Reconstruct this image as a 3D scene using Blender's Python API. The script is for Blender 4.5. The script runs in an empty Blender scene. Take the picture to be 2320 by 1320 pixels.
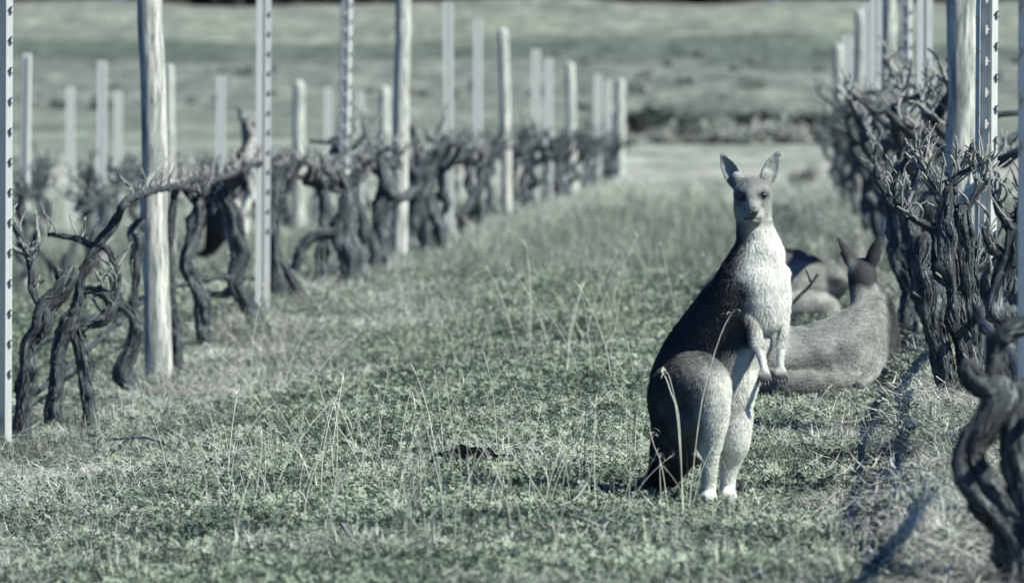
import bpy, math, random
import numpy as np
from mathutils import Vector, Matrix, Euler

random.seed(7)
RNG = np.random.default_rng(7)
C = bpy.context.scene.collection
SC = bpy.context.scene
rad = math.radians

# ------------------------------------------------------------------ camera, sky, sun, exposure
F = 12000.0                              # focal length in pixels of the 2320 px wide photograph
YAW = math.atan(520 / F); PITCH = math.atan(350 / F)
cam_d = bpy.data.cameras.new('camera'); cam = bpy.data.objects.new('camera', cam_d); C.objects.link(cam)
cam.location = (0, 0, 1.0)
cam.rotation_euler = (rad(90) - PITCH, 0, YAW)
cam_d.sensor_width = 36; cam_d.lens = 36 * F / 2320
cam_d.clip_start = 0.5; cam_d.clip_end = 5000
cam_d.dof.use_dof = True; cam_d.dof.focus_distance = 16.5; cam_d.dof.aperture_fstop = 6.2
SC.camera = cam

SUN_EL, SUN_PHI = rad(42), rad(61)       # phi: from behind the camera towards the right
S = Vector((math.sin(SUN_PHI) * math.cos(SUN_EL), -math.cos(SUN_PHI) * math.cos(SUN_EL), math.sin(SUN_EL)))
w = bpy.data.worlds.new('World'); SC.world = w; w.use_nodes = True
nt = w.node_tree; bg = nt.nodes['Background']
sky = nt.nodes.new('ShaderNodeTexSky'); sky.sky_type = 'NISHITA'; sky.sun_disc = False
sky.sun_elevation = SUN_EL; sky.sun_rotation = rad(180) - SUN_PHI
tint = nt.nodes.new('ShaderNodeMix'); tint.data_type = 'RGBA'; tint.blend_type = 'MULTIPLY'; tint.inputs[0].default_value = 1   # cold toning of the photograph
nt.links.new(sky.outputs[0], tint.inputs[6]); tint.inputs[7].default_value = (.38, .74, 1.34, 1)
nt.links.new(tint.outputs[2], bg.inputs[0]); bg.inputs[1].default_value = 0.05
sl = bpy.data.lights.new('sun', 'SUN'); sl.energy = 5.0; sl.angle = rad(0.5); sl.color = (1.0, 0.958, 0.83)
so = bpy.data.objects.new('sun', sl); C.objects.link(so)
so.rotation_euler = S.to_track_quat('Z', 'Y').to_euler(); so.location = (20, -20, 30)
vs = SC.view_settings
vs.view_transform = 'Standard'; vs.look = 'None'; vs.gamma = 1; vs.use_curve_mapping = False; vs.exposure = 0.7
SC.render.engine = 'CYCLES'
SC.cycles.max_bounces = 5; SC.cycles.diffuse_bounces = 2; SC.cycles.transparent_max_bounces = 4
SC.cycles.use_denoising = True

_R = np.array(cam.rotation_euler.to_matrix())
def P(px, py, d):
    """point of the place seen at photo pixel px,py at the distance y = d"""
    v = _R @ np.array([(px - 1160) / F, -(py - 660) / F, -1.0])
    k = d / v[1]
    return np.array([v[0] * k, d, 1.0 + v[2] * k])

# ------------------------------------------------------------------ helpers
def smooth(a, b, x):
    t = np.clip((np.asarray(x, float) - a) / (b - a), 0, 1); return t * t * (3 - 2 * t)

class Sines:
    """cheap smooth noise in any dimension"""
    def __init__(s, seed, dim, n=10, lo=.6, hi=2.2):
        r = np.random.default_rng(seed)
        v = r.normal(size=(n, dim)); v /= np.linalg.norm(v, axis=1)[:, None]
        s.k = v * r.uniform(lo, hi, (n, 1)) * 2 * math.pi; s.p = r.uniform(0, 6.28, n); s.n = n
    def __call__(s, X):
        return np.sin(np.asarray(X) @ s.k.T + s.p).sum(-1) / math.sqrt(s.n) * 1.0

def tag(o, label=None, cat=None, group=None, kind=None):
    if label: o['label'] = label
    if cat: o['category'] = cat
    if group: o['group'] = group
    if kind: o['kind'] = kind
    return o

def empty(name, loc, rz=0):
    o = bpy.data.objects.new(name, None); C.objects.link(o); o.location = loc; o.rotation_euler = (0, 0, rz)
    o.empty_display_size = .1
    return o

class MB:
    def __init__(s): s.v = []; s.f = []; s.a = []; s.n = 0
    def add(s, v, f, a=None):
        v = np.asarray(v, float); s.v.append(v)
        s.f += [tuple(int(i) + s.n for i in q) for q in f]
        s.a.append(np.zeros((len(v), 3)) if a is None else np.asarray(a, float)); s.n += len(v)
    def mesh(s, name, mat, smooth_=True, off=(0, 0, 0), attr='bk'):
        me = bpy.data.meshes.new(name)
        V = np.concatenate(s.v) - np.asarray(off)
        me.from_pydata(V.tolist(), [], s.f)
        A = np.concatenate(s.a)
        at = me.attributes.new(attr, 'FLOAT_VECTOR', 'POINT'); at.data.foreach_set('vector', A.astype(np.float32).ravel())
        if smooth_: me.polygons.foreach_set('use_smooth', np.ones(len(me.polygons), bool))
        if mat: me.materials.append(mat)
        me.update()
        return me

def link(name, me, parent=None, loc=(0, 0, 0), rot=(0, 0, 0), scale=(1, 1, 1)):
    o = bpy.data.objects.new(name, me); C.objects.link(o)
    o.location = loc; o.rotation_euler = rot; o.scale = scale
    if parent: o.parent = parent
    return o

def copy_tree(o, parent=None):
    c = o.copy(); C.objects.link(c)
    if parent: c.parent = parent
    for ch in KIDS.get(o.name, []): copy_tree(ch, c)
    return c
KIDS = {}

def box(mb, c, d, R=None, a=None):
    v = np.array([[x, y, z] for x in (-.5, .5) for y in (-.5, .5) for z in (-.5, .5)]) * np.asarray(d)
    if R is not None: v = v @ np.asarray(R).T
    mb.add(v + np.asarray(c), [(0, 1, 3, 2), (4, 6, 7, 5), (0, 4, 5, 1), (2, 3, 7, 6), (0, 2, 6, 4), (1, 5, 7, 3)], a)

def catmull(Q, step):
    Q = np.asarray(Q, float); n = len(Q); out = []
    E = np.vstack([2 * Q[0] - Q[1], Q, 2 * Q[-1] - Q[-2]])
    for i in range(n - 1):
        p0, p1, p2, p3 = E[i:i + 4]
        m = max(2, int(np.linalg.norm(p2[:3] - p1[:3]) / step))
        t = np.linspace(0, 1, m, endpoint=False)[:, None]
        out.append(.5 * (2 * p1 + (p2 - p0) * t + (2 * p0 - 5 * p1 + 4 * p2 - p3) * t ** 2 + (3 * p1 - p0 - 3 * p2 + p3) * t ** 3))
    return np.vstack(out + [Q[-1:]])

def tube(mb, pts, sides=12, rough=.15, ridge=.10, knots=3, seed=0, step=None, flakes=0, kamp=1.):
    """gnarled tapering limb along pts (x, y, z, r)"""
    r_ = np.random.default_rng(seed)
    pts = np.asarray(pts, float); rm = pts[:, 3].mean()
    Q = catmull(pts, step or max(rm * .55, .004))
    if rough > 0:                                     # rounded stump end
        t_ = Q[-1, :3] - Q[-2, :3]; t_ /= np.linalg.norm(t_) + 1e-9; re_ = Q[-1, 3]
        Q = np.vstack([Q] + [np.r_[Q[-1, :3] + t_ * re_ * a_, re_ * b_][None] for a_, b_ in ((.35, .88), (.62, .62), (.78, .3))])
    P_ = Q[:, :3]; R_ = np.maximum(Q[:, 3], .0012)
    if rough > 0:
        wob = Sines(seed + 5, 1, 6, .6 / (rm * 9), 1.6 / (rm * 9))
        L0 = np.concatenate([[0], np.cumsum(np.linalg.norm(np.diff(P_, axis=0), axis=1))])
        P_ = P_ + np.stack([wob(L0[:, None] + 7.1 * k) for k in range(3)], 1) * (R_ * rough * .9)[:, None] * smooth(0, 3 * rm, L0)[:, None]
    T = np.gradient(P_, axis=0); T /= np.linalg.norm(T, axis=1)[:, None] + 1e-9
    L = np.concatenate([[0], np.cumsum(np.linalg.norm(np.diff(P_, axis=0), axis=1))])
    N = np.zeros_like(T); n = np.cross(T[0], [.3, 1, .2]); n /= np.linalg.norm(n)
    for i in range(len(T)):
        n = n - T[i] * (n @ T[i]); n /= np.linalg.norm(n) + 1e-9; N[i] = n
    B = np.cross(T, N)
    a = np.linspace(0, 2 * math.pi, sides, endpoint=False)
    A, LL = np.meshgrid(a, L); RR = R_[:, None] * np.ones_like(A)
    tw = r_.uniform(-1.5, 1.5) / max(L[-1], .1) * 1.2
    s3 = Sines(seed + 9, 3, 14, .35, 1.3)
    crd = np.stack([np.cos(A) * 1.1, np.sin(A) * 1.1, LL / rm * .16], -1)
    g = 1 + rough * s3(crd)
    if ridge > 0:
        At = A + tw * LL * .6
        sa = Sines(seed + 13, 3, 16, .3, .9); sb = Sines(seed + 14, 3, 16, .5, 1.3); sc_ = Sines(seed + 15, 3, 16, .5, 1.4)
        c2 = np.stack([np.cos(At) * 1.5, np.sin(At) * 1.5, LL / rm * .10], -1)
        c3 = np.stack([np.cos(At) * 3.0, np.sin(At) * 3.0, LL / rm * .28], -1)
        c4 = np.stack([np.cos(A) * 4.5, np.sin(A) * 4.5, LL / rm * 1.1], -1)
        g += ridge * (1.5 * (.6 - np.abs(sa(c2))) + .9 * (.55 - np.abs(sb(c3))) + .38 * sc_(c4))
    for _ in range(knots):
        l0 = r_.uniform(.08, 1) * L[-1]; a0 = r_.uniform(0, 6.28); wl = rm * r_.uniform(.5, 1.1)
        da = np.angle(np.exp(1j * (A - a0)))
        g += kamp * r_.uniform(.25, .6) * np.exp(-((LL - l0) / wl) ** 2 - (da / .6) ** 2)
    RR = RR * np.maximum(g, .45)
    V = P_[:, None, :] + RR[..., None] * (np.cos(A)[..., None] * N[:, None, :] + np.sin(A)[..., None] * B[:, None, :])
    m = len(P_)
    at = np.stack([np.cos(A), np.sin(A), LL / max(rm, .004) * .12 + r_.uniform(0, 50)], -1)
    idx = np.arange(m * sides).reshape(m, sides); f = []
    for i in range(m - 1):
        p, q = idx[i], idx[i + 1]
        f += list(zip(p, np.roll(p, -1), np.roll(q, -1), q))
    for _ in range(flakes):                           # shaggy strips of loose bark
        i = r_.integers(0, max(1, m - 8)); j = r_.integers(sides); nk = r_.integers(3, 6); stp = max(1, int(r_.uniform(.012, .03) / max(np.linalg.norm(P_[min(i + 1, m - 1)] - P_[i]), 1e-4)))
        wd = r_.uniform(.0014, .004); l0, l1 = r_.uniform(-.0008, .002), r_.uniform(.001, .009); fv = []
        if r_.random() < .5: l0, l1 = l1, l0
        jj = j
        for k_ in range(nk):
            ii = min(i + k_ * stp, m - 4); jj = (jj + r_.integers(-1, 2) * (r_.random() < .35)) % sides
            pc = V[ii, jj]; no = pc - P_[ii]; no /= np.linalg.norm(no) + 1e-9; si = np.cross(T[ii], no); si /= np.linalg.norm(si) + 1e-9
            lf = l0 + (l1 - l0) * k_ / (nk - 1); w2 = wd * (1 if 0 < k_ < nk - 1 else .45)
            fv += [pc + no * lf - si * w2, pc + no * (lf + .0012), pc + no * lf + si * w2]
        fa = []
        for k_ in range(nk - 1):
            o_ = 3 * k_; fa += [(o_, o_ + 1, o_ + 4, o_ + 3), (o_ + 1, o_ + 2, o_ + 5, o_ + 4)]
        mb.add(fv, fa, np.tile(r_.normal(size=3) * 3, (len(fv), 1)) + np.arange(len(fv))[:, None] * .02)
    V = V.reshape(-1, 3); at = at.reshape(-1, 3)
    V = np.vstack([V, P_[0] - T[0] * R_[0] * .2, P_[-1] + T[-1] * R_[-1] * .35]); at = np.vstack([at, at[:1], at[-1:]])
    c0, c1 = m * sides, m * sides + 1
    f += [(c0, idx[0][(j + 1) % sides], idx[0][j]) for j in range(sides)]
    f += [(c1, idx[-1][j], idx[-1][(j + 1) % sides]) for j in range(sides)]
    mb.add(V, f, at)

# ------------------------------------------------------------------ materials
def mat(name):
    m = bpy.data.materials.new(name); m.use_nodes = True; t = m.node_tree
    b = t.nodes['Principled BSDF']
    return m, t, b
def N(t, kind, **kw):
    n = t.nodes.new(kind)
    for k, v in kw.items():
        if k.startswith('i_'): n.inputs[k[2:]].default_value = v
        else: setattr(n, k, v)
    return n
def ramp(t, fac, stops):
    n = t.nodes.new('ShaderNodeValToRGB'); e = n.color_ramp.elements
    while len(e) < len(stops): e.new(.5)
    for el, (p, c) in zip(e, stops): el.position = p; el.color = (*c, 1) if len(c) == 3 else c
    t.links.new(fac, n.inputs[0]); return n.outputs[0]
def noise(t, vec, scale, detail=6, rough=.6):
    n = t.nodes.new('ShaderNodeTexNoise'); n.inputs['Scale'].default_value = scale
    n.inputs['Detail'].default_value = detail; n.inputs['Roughness'].default_value = rough
    if vec is not None: t.links.new(vec, n.inputs['Vector'])
    return n.outputs[0]
def attr(t, name): n = t.nodes.new('ShaderNodeAttribute'); n.attribute_name = name; return n
def bump(t, b, h, strength, dist):
    n = t.nodes.new('ShaderNodeBump'); n.inputs['Strength'].default_value = strength; n.inputs['Distance'].default_value = dist
    t.links.new(h, n.inputs['Height']); t.links.new(n.outputs[0], b.inputs['Normal'])
def vmul(t, vec, s):
    n = t.nodes.new('ShaderNodeVectorMath'); n.operation = 'MULTIPLY'; t.links.new(vec, n.inputs[0]); n.inputs[1].default_value = s
    return n.outputs[0]
def mixc(t, fac, a, b_):
    n = t.nodes.new('ShaderNodeMix'); n.data_type = 'RGBA'
    for s, v in ((0, fac), (6, a), (7, b_)):
        if hasattr(v, 'is_linked') or hasattr(v, 'links'): t.links.new(v, n.inputs[s])
        else: n.inputs[s].default_value = v if s == 0 else (*v, 1)
    return n.outputs[2]

def bark_mat(name, dark, mid, light, bdist=.008):
    m, t, b = mat(name); a = attr(t, 'bk').outputs['Vector']
    n1 = noise(t, vmul(t, a, (2.6, 2.6, 1.6)), 2.0, 8, .65)
    n2 = noise(t, vmul(t, a, (7, 7, 2.0)), 1.6, 4, .6)
    add = N(t, 'ShaderNodeMath', operation='ADD'); t.links.new(n1, add.inputs[0]); t.links.new(n2, add.inputs[1])
    n3 = noise(t, vmul(t, a, (3.2, 3.2, 9)), 2.2, 5, .7)
    ad2 = N(t, 'ShaderNodeMath', operation='ADD'); t.links.new(add.outputs[0], ad2.inputs[0]); t.links.new(n3, ad2.inputs[1])
    hf = N(t, 'ShaderNodeMath', operation='MULTIPLY'); t.links.new(ad2.outputs[0], hf.inputs[0]); hf.inputs[1].default_value = .3333
    big = noise(t, vmul(t, a, (1, 1, 3)), 1.1, 4, .6)
    cc = N(t, 'ShaderNodeMath', operation='MULTIPLY_ADD'); t.links.new(big, cc.inputs[0]); cc.inputs[1].default_value = .35; t.links.new(hf.outputs[0], cc.inputs[2])
    t.links.new(ramp(t, cc.outputs[0], [(.57, dark), (.71, mid), (.83, light)]), b.inputs['Base Color'])
    b.inputs['Roughness'].default_value = .85; b.inputs['Specular IOR Level'].default_value = .25
    bump(t, b, hf.outputs[0], 1.0, bdist)
    return m
M_BARK = bark_mat('vine_bark', (.010, .014, .019), (.085, .102, .112), (.36, .395, .38), .016)
M_CANE = bark_mat('cane_bark', (.10, .11, .11), (.32, .345, .33), (.60, .64, .59), .004)
M_FALLEN = bark_mat('fallen_cane_bark', (.14, .15, .145), (.30, .33, .31), (.50, .53, .49), .003)

m, t, b = mat('weathered_post_wood'); M_WOOD = m
a = attr(t, 'bk').outputs['Vector']
n1 = noise(t, vmul(t, a, (3.0, 3.0, 1.6)), 3.0, 8, .68); n2 = noise(t, vmul(t, a, (1.5, 1.5, 1.5)), 1.6, 6, .65)
c1 = ramp(t, n1, [(.35, (.10, .11, .11)), (.45, (.45, .48, .445)), (.68, (.66, .69, .63))])
c2 = ramp(t, n2, [(.42, (.38, .41, .41)), (.55, (1, 1, 1))])
mm = N(t, 'ShaderNodeMix', data_type='RGBA', blend_type='MULTIPLY'); mm.inputs[0].default_value = .8
t.links.new(c1, mm.inputs[6]); t.links.new(c2, mm.inputs[7])
vo = N(t, 'ShaderNodeTexVoronoi'); vo.inputs['Scale'].default_value = 2.1; t.links.new(vmul(t, a, (1, 1, .55)), vo.inputs['Vector'])
kn = ramp(t, vo.outputs['Distance'], [(.08, (.05, .055, .06)), (.20, (1, 1, 1))])
m2 = N(t, 'ShaderNodeMix', data_type='RGBA', blend_type='MULTIPLY'); m2.inputs[0].default_value = .75
t.links.new(mm.outputs[2], m2.inputs[6]); t.links.new(kn, m2.inputs[7]); t.links.new(m2.outputs[2], b.inputs['Base Color'])
b.inputs['Roughness'].default_value = .8; b.inputs['Specular IOR Level'].default_value = .2
bump(t, b, n1, .8, .006)

m, t, b = mat('galvanised_steel'); M_STEEL = m
tc = N(t, 'ShaderNodeTexCoord')
n1 = noise(t, vmul(t, tc.outputs['Object'], (60, 60, 9)), 1.0, 6, .6); n2 = noise(t, tc.outputs['Object'], 160, 3, .5)
t.links.new(mixc(t, ramp(t, n2, [(.35, (0, 0, 0)), (.7, (1, 1, 1))]), ramp(t, n1, [(.3, (.42, .45, .44)), (.7, (.62, .65, .62))]), (.54, .57, .55)), b.inputs['Base Color'])
b.inputs['Metallic'].default_value = .08; b.inputs['Roughness'].default_value = .48
bump(t, b, n2, .25, .002)
m, t, b = mat('dark_hook_metal'); M_HOOK = m
n1 = noise(t, N(t, 'ShaderNodeTexCoord').outputs['Object'], 40); t.links.new(ramp(t, n1, [(.3, (.03, .035, .04)), (.7, (.08, .09, .095))]), b.inputs['Base Color']); b.inputs['Roughness'].default_value = .6
m, t, b = mat('bright_tab_metal'); M_TAB = m
n1 = noise(t, N(t, 'ShaderNodeTexCoord').outputs['Object'], 60); t.links.new(ramp(t, n1, [(.3, (.55, .59, .58)), (.7, (.72, .76, .74))]), b.inputs['Base Color']); b.inputs['Roughness'].default_value = .5
m, t, b = mat('irrigation_plastic'); M_HOSE = m
n1 = noise(t, N(t, 'ShaderNodeTexCoord').outputs['Object'], 12); t.links.new(ramp(t, n1, [(.3, (.025, .03, .034)), (.7, (.055, .062, .068))]), b.inputs['Base Color']); b.inputs['Roughness'].default_value = .6

# leaf-like cover: colour varies per instance and by place
def leaf_mat(name, cols, rough=.5, trans=.25, spec=.4):
    m, t, b = mat(name)
    oi = N(t, 'ShaderNodeObjectInfo'); ge = N(t, 'ShaderNodeNewGeometry')
    n1 = noise(t, ge.outputs['Position'], 1.3, 4, .6); n2 = noise(t, ge.outputs['Position'], 45, 2, .5)
    s = N(t, 'ShaderNodeMath', operation='MULTIPLY_ADD'); t.links.new(n2, s.inputs[0]); s.inputs[1].default_value = .55; t.links.new(n1, s.inputs[2])
    s2 = N(t, 'ShaderNodeMath', operation='MULTIPLY_ADD'); t.links.new(oi.outputs['Random'], s2.inputs[0]); s2.inputs[1].default_value = .22; t.links.new(s.outputs[0], s2.inputs[2])
    k = np.linspace(.62, 1.15, len(cols))
    col = ramp(t, s2.outputs[0], [(min(1, float(p)), c) for p, c in zip(k, cols)])
    t.links.new(col, b.inputs['Base Color']); b.inputs['Roughness'].default_value = rough; b.inputs['Specular IOR Level'].default_value = spec
    if trans > 0:
        tr = N(t, 'ShaderNodeBsdfTranslucent'); t.links.new(col, tr.inputs[0])
        mx = N(t, 'ShaderNodeMixShader'); mx.inputs[0].default_value = trans
        t.links.new(b.outputs[0], mx.inputs[1]); t.links.new(tr.outputs[0], mx.inputs[2])
        t.links.new(mx.outputs[0], t.nodes['Material Output'].inputs[0])
    return m
M_CLOVER = leaf_mat('clover_leaf', [(.068, .10, .076), (.16, .21, .16), (.29, .35, .27)], .55, .08, .14)
M_GRASS = leaf_mat('grass_blade', [(.10, .135, .10), (.195, .24, .185), (.35, .395, .32)], .55, .25, .35)
M_STRAW = leaf_mat('dry_straw', [(.17, .19, .17), (.34, .365, .33), (.55, .58, .53)], .7, .1, .2)
M_STEM = leaf_mat('dry_stem', [(.36, .40, .335), (.52, .555, .475), (.66, .69, .60)], .6, .15, .25)
M_BUSH = leaf_mat('bush_leaf', [(.045, .058, .052), (.075, .095, .082), (.11, .132, .11)], .6, .15, .3)
M_SCRUB = leaf_mat('scrub_leaf', [(.17, .195, .172), (.25, .275, .245), (.36, .38, .35)], .7, .15, .2)
M_TREE = leaf_mat('tree_leaf', [(.022, .030, .030), (.04, .052, .047), (.065, .08, .068)], .6, .1, .3)

# ------------------------------------------------------------------ terrain
_yd = np.array([-60, 0, 10, 60, 100, 130, 170, 215, 260, 300, 350, 400, 470, 550, 640, 690, 760, 1200, 2500.])
_zd = np.array([0, 0, 0, 0.0, -.05, -.15, .12, .95, 2.0, 3.0, 4.9, 7.0, 10.2, 13.4, 17.0, 17.8, 17.4, 9, 0.])
_yy = np.linspace(-60, 2500, 5121); _zz = np.interp(_yy, _yd, _zd)
_k = np.hanning(61); _k /= _k.sum(); _zs = np.convolve(np.pad(_zz, 30, 'edge'), _k, 'valid')
_zs = np.where(_yy < 70, _zz, _zs)
RXD = ([8, 10, 11.2, 12.5, 17, 19, 24, 40, 60, 80, 110, 140], [.50, .55, .57, .65, .74, .87, .98, 1.14, 1.30, 1.50, 1.7, 1.8])
def xr(d): return np.interp(d, *RXD)
XL = -2.72
_nz1 = Sines(31, 2, 12, .25, .9); _nz2 = Sines(32, 2, 14, 1.2, 4.5); _nz3 = Sines(33, 2, 10, .012, .04)
def G(x, y):
    x = np.asarray(x, float); y = np.asarray(y, float)
    z = np.interp(y, _yy, _zs)
    near = 1 - smooth(100, 150, y)
    dip = -.165 * smooth(-.5, -2.5, x) * (1 - smooth(24.5, 32, y)) * smooth(6, 13, y)
    mound = (.045 * smooth(12, 16, y) + .07 * smooth(16, 30, y)) * np.exp(-((x - xr(y)) / .45) ** 2) * (1 - smooth(18, 22, y) * 0)
    left = -.36 * smooth(-3.2, -6.2, x)
    z = z + near * (dip + mound + left)
    XY = np.stack([x, y], -1)
    xe = np.interp(y, [9, 12, 15, 19.5, 24, 30], [.20, .33, .44, .63, .78, .9]) + .010 * np.sin(y * 2.3) + .012 * np.sin(y * 6.1 + 1) + .010 * np.sin(y * 13.7)
    z = z + .105 * smooth(-.025, .025, x - xe) * (1 - .6 * smooth(.1, 1.2, x - xe)) * smooth(10.2, 12.6, y) * (1 - smooth(20, 25, y)) - .03 * np.exp(-((x - xe + .05) / .05) ** 2) * (1 - smooth(20, 25, y))
    z = z - .078 * np.exp(-((x + .07) / .55) ** 2 - ((y - 14.6) / 1.2) ** 2)
    z = z + near * (.012 * _nz1(XY) + .006 * _nz2(XY)) + (1 - near) * .5 * _nz3(XY) * smooth(150, 320, y)
    return z
def Gs(x, y): return float(G(np.array([x]), np.array([y]))[0])

def sheet(name, ys, nx, mat_, lbl=None):
    s = np.linspace(-1, 1, nx); V = []; 
    for y in ys:
        hw = 34 + .42 * max(y, 0); x = np.sign(s) * (3.4 * np.abs(s) + (hw - 3.4) * np.abs(s) ** 4)
        x = x - .03 * max(y, 0) * 0
        V.append(np.stack([x, np.full_like(x, y), G(x, np.full_like(x, y))], 1))
    V = np.vstack(V); ny = len(ys)
    i = np.arange(nx * ny).reshape(ny, nx)
    f = np.stack([i[:-1, :-1], i[:-1, 1:], i[1:, 1:], i[1:, :-1]], -1).reshape(-1, 4)
    me = bpy.data.meshes.new(name); me.from_pydata(V.tolist(), [], f.tolist())
    me.polygons.foreach_set('use_smooth', np.ones(len(me.polygons), bool)); me.materials.append(mat_); me.update()
    o = link(name, me); tag(o, lbl, None, None, 'structure'); return o

m, t, b = mat('vineyard_soil_and_turf'); M_GROUND = m
ge = N(t, 'ShaderNodeNewGeometry'); pos = ge.outputs['Position']
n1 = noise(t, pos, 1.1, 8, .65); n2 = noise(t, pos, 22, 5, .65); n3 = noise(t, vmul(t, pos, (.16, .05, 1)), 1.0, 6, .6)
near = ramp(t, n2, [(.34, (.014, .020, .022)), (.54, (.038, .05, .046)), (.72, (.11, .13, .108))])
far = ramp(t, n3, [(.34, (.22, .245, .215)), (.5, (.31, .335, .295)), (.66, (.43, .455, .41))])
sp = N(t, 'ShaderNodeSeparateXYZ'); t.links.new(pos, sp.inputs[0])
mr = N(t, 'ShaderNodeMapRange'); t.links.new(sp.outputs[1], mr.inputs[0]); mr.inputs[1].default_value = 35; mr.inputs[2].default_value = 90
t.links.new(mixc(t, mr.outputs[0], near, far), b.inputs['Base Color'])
b.inputs['Roughness'].default_value = .95; b.inputs['Specular IOR Level'].default_value = .1
bump(t, b, n2, .8, .03)

m, t, b = mat('hillside_pasture'); M_HILL = m
ge = N(t, 'ShaderNodeNewGeometry'); pos = ge.outputs['Position']
sp = N(t, 'ShaderNodeSeparateXYZ'); t.links.new(pos, sp.inputs[0])
nb = noise(t, vmul(t, pos, (.035, .012, 0)), 1.0, 5, .6)
ma = N(t, 'ShaderNodeMath', operation='MULTIPLY_ADD'); t.links.new(nb, ma.inputs[0]); ma.inputs[1].default_value = 90; t.links.new(sp.outputs[1], ma.inputs[2])
mr = N(t, 'ShaderNodeMapRange'); t.links.new(ma.outputs[0], mr.inputs[0]); mr.inputs[1].default_value = 100 + 45; mr.inputs[2].default_value = 700 + 45
def Y(y): return (y - 100) / 600
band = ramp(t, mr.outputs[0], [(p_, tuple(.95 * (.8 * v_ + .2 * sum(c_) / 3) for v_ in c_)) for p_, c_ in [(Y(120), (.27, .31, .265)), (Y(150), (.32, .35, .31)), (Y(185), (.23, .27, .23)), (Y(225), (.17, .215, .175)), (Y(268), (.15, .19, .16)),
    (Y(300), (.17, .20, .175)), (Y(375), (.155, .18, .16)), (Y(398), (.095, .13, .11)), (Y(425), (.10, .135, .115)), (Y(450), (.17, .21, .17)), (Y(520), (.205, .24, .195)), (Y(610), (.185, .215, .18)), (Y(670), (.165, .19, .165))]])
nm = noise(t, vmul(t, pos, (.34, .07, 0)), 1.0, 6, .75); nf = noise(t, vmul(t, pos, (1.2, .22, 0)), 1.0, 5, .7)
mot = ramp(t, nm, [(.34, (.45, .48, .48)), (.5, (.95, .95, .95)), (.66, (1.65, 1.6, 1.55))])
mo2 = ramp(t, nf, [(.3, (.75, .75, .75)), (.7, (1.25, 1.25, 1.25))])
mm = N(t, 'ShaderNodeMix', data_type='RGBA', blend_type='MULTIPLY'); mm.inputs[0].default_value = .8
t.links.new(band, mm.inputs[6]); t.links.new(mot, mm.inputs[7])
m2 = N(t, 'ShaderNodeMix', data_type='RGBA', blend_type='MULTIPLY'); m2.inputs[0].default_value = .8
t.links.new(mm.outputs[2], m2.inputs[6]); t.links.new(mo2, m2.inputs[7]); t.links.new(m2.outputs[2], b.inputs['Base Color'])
b.inputs['Roughness'].default_value = 1; b.inputs['Specular IOR Level'].default_value = 0

YS = 125.0
ys = np.concatenate([np.linspace(-60, 6, 12), np.geomspace(8, YS, 330)])
sheet('ground', ys, 241, M_GROUND, 'grassy vineyard floor between the rows of pruned vines')
sheet('hillside', np.concatenate([np.linspace(YS, 800, 200), np.geomspace(830, 2500, 12)]), 161, M_HILL, 'pale pasture hillside rising out of focus behind the vineyard')

# ------------------------------------------------------------------ posts
def post_frame(px, d, ytop=None, H=2.25):
    p = P(px, 660, d); x = p[0]; z = Gs(x, d)
    return x, z

POSTMESH = {}
def wood_post(px, d, r, H, label, group=None, lean=(0, 0), seed=0, near=True, base_px=None):
    """px is read at the foot"""
    x = P(px, 660, d)[0]; z = Gs(x, d)
    r_ = np.random.default_rng(seed + 40)
    hs = np.linspace(-.15, H, 9)
    pts = [(lean[0] * h + r_.normal() * .004, lean[1] * h + r_.normal() * .004, h, r * (1.04 - .05 * h + r_.normal() * .015)) for h in hs]
    mb = MB(); tube(mb, pts, sides=24 if near else 12, rough=.015, ridge=.008, knots=5 if near else 0, seed=seed + 77, step=.02 if near else .12, kamp=.16)
    o = link('wooden_post', mb.mesh('wooden_post', M_WOOD), None, (x, d, z))
    tag(o, label, 'post', group); return o

def channel(mb, prof, H, th=.003):
    """folded sheet profile (plan points) extruded to height, with real thickness"""
    p = np.asarray(prof, float); n = len(p)
    tg = np.gradient(p, axis=0); nr = np.stack([-tg[:, 1], tg[:, 0]], 1); nr /= np.linalg.norm(nr, axis=1)[:, None]
    q = p + nr * th
    loop = np.vstack([p, q[::-1]]); m = len(loop)
    V = np.vstack([np.c_[loop, np.full(m, -.15)], np.c_[loop, np.full(m, H)]])
    f = [(i, (i + 1) % m, m + (i + 1) % m, m + i) for i in range(m)]
    f += [(m + i, m + i + 1, m + (m - 2 - i), m + (m - 1 - i)) for i in range(n - 1)]
    mb.add(V, f)
WIDE = [(-.0385, .018), (-.038, .011), (-.025, 0), (-.0235, .004), (-.021, .026), (-.019, .030), (.010, .030), (.012, .026), (.0155, .004), (.017, 0), (.038, .008), (.0385, .014)]
NARROW = [(-.042, .010), (-.041, 0), (-.007, 0), (-.0055, .003), (-.004, .024), (.003, .024), (.0045, .003), (.006, 0), (.041, 0), (.042, .010)]
def hook_mesh(kind):
    mb = MB()
    if kind == 'hook':                   # C shaped wire hook on the lip
        box(mb, (0, 0, 0), (.004, .005, .024)); box(mb, (.0045, 0, .0105), (.006, .005, .004)); box(mb, (.0045, 0, -.0105), (.006, .005, .004)); box(mb, (-.005, 0, 0), (.007, .005, .004))
        return mb.mesh('hook', M_HOOK, False)
    box(mb, (0, 0, 0), (.0075, .004, .026)); box(mb, (.006, 0, .001), (.006, .004, .006)); box(mb, (-.001, 0, .0145), (.005, .004, .005)); box(mb, (-.001, 0, -.0145), (.005, .004, .005))
    return mb.mesh('tab', M_TAB, False)
HOOK, TAB = hook_mesh('hook'), hook_mesh('tab')
PROFM = {}
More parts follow.
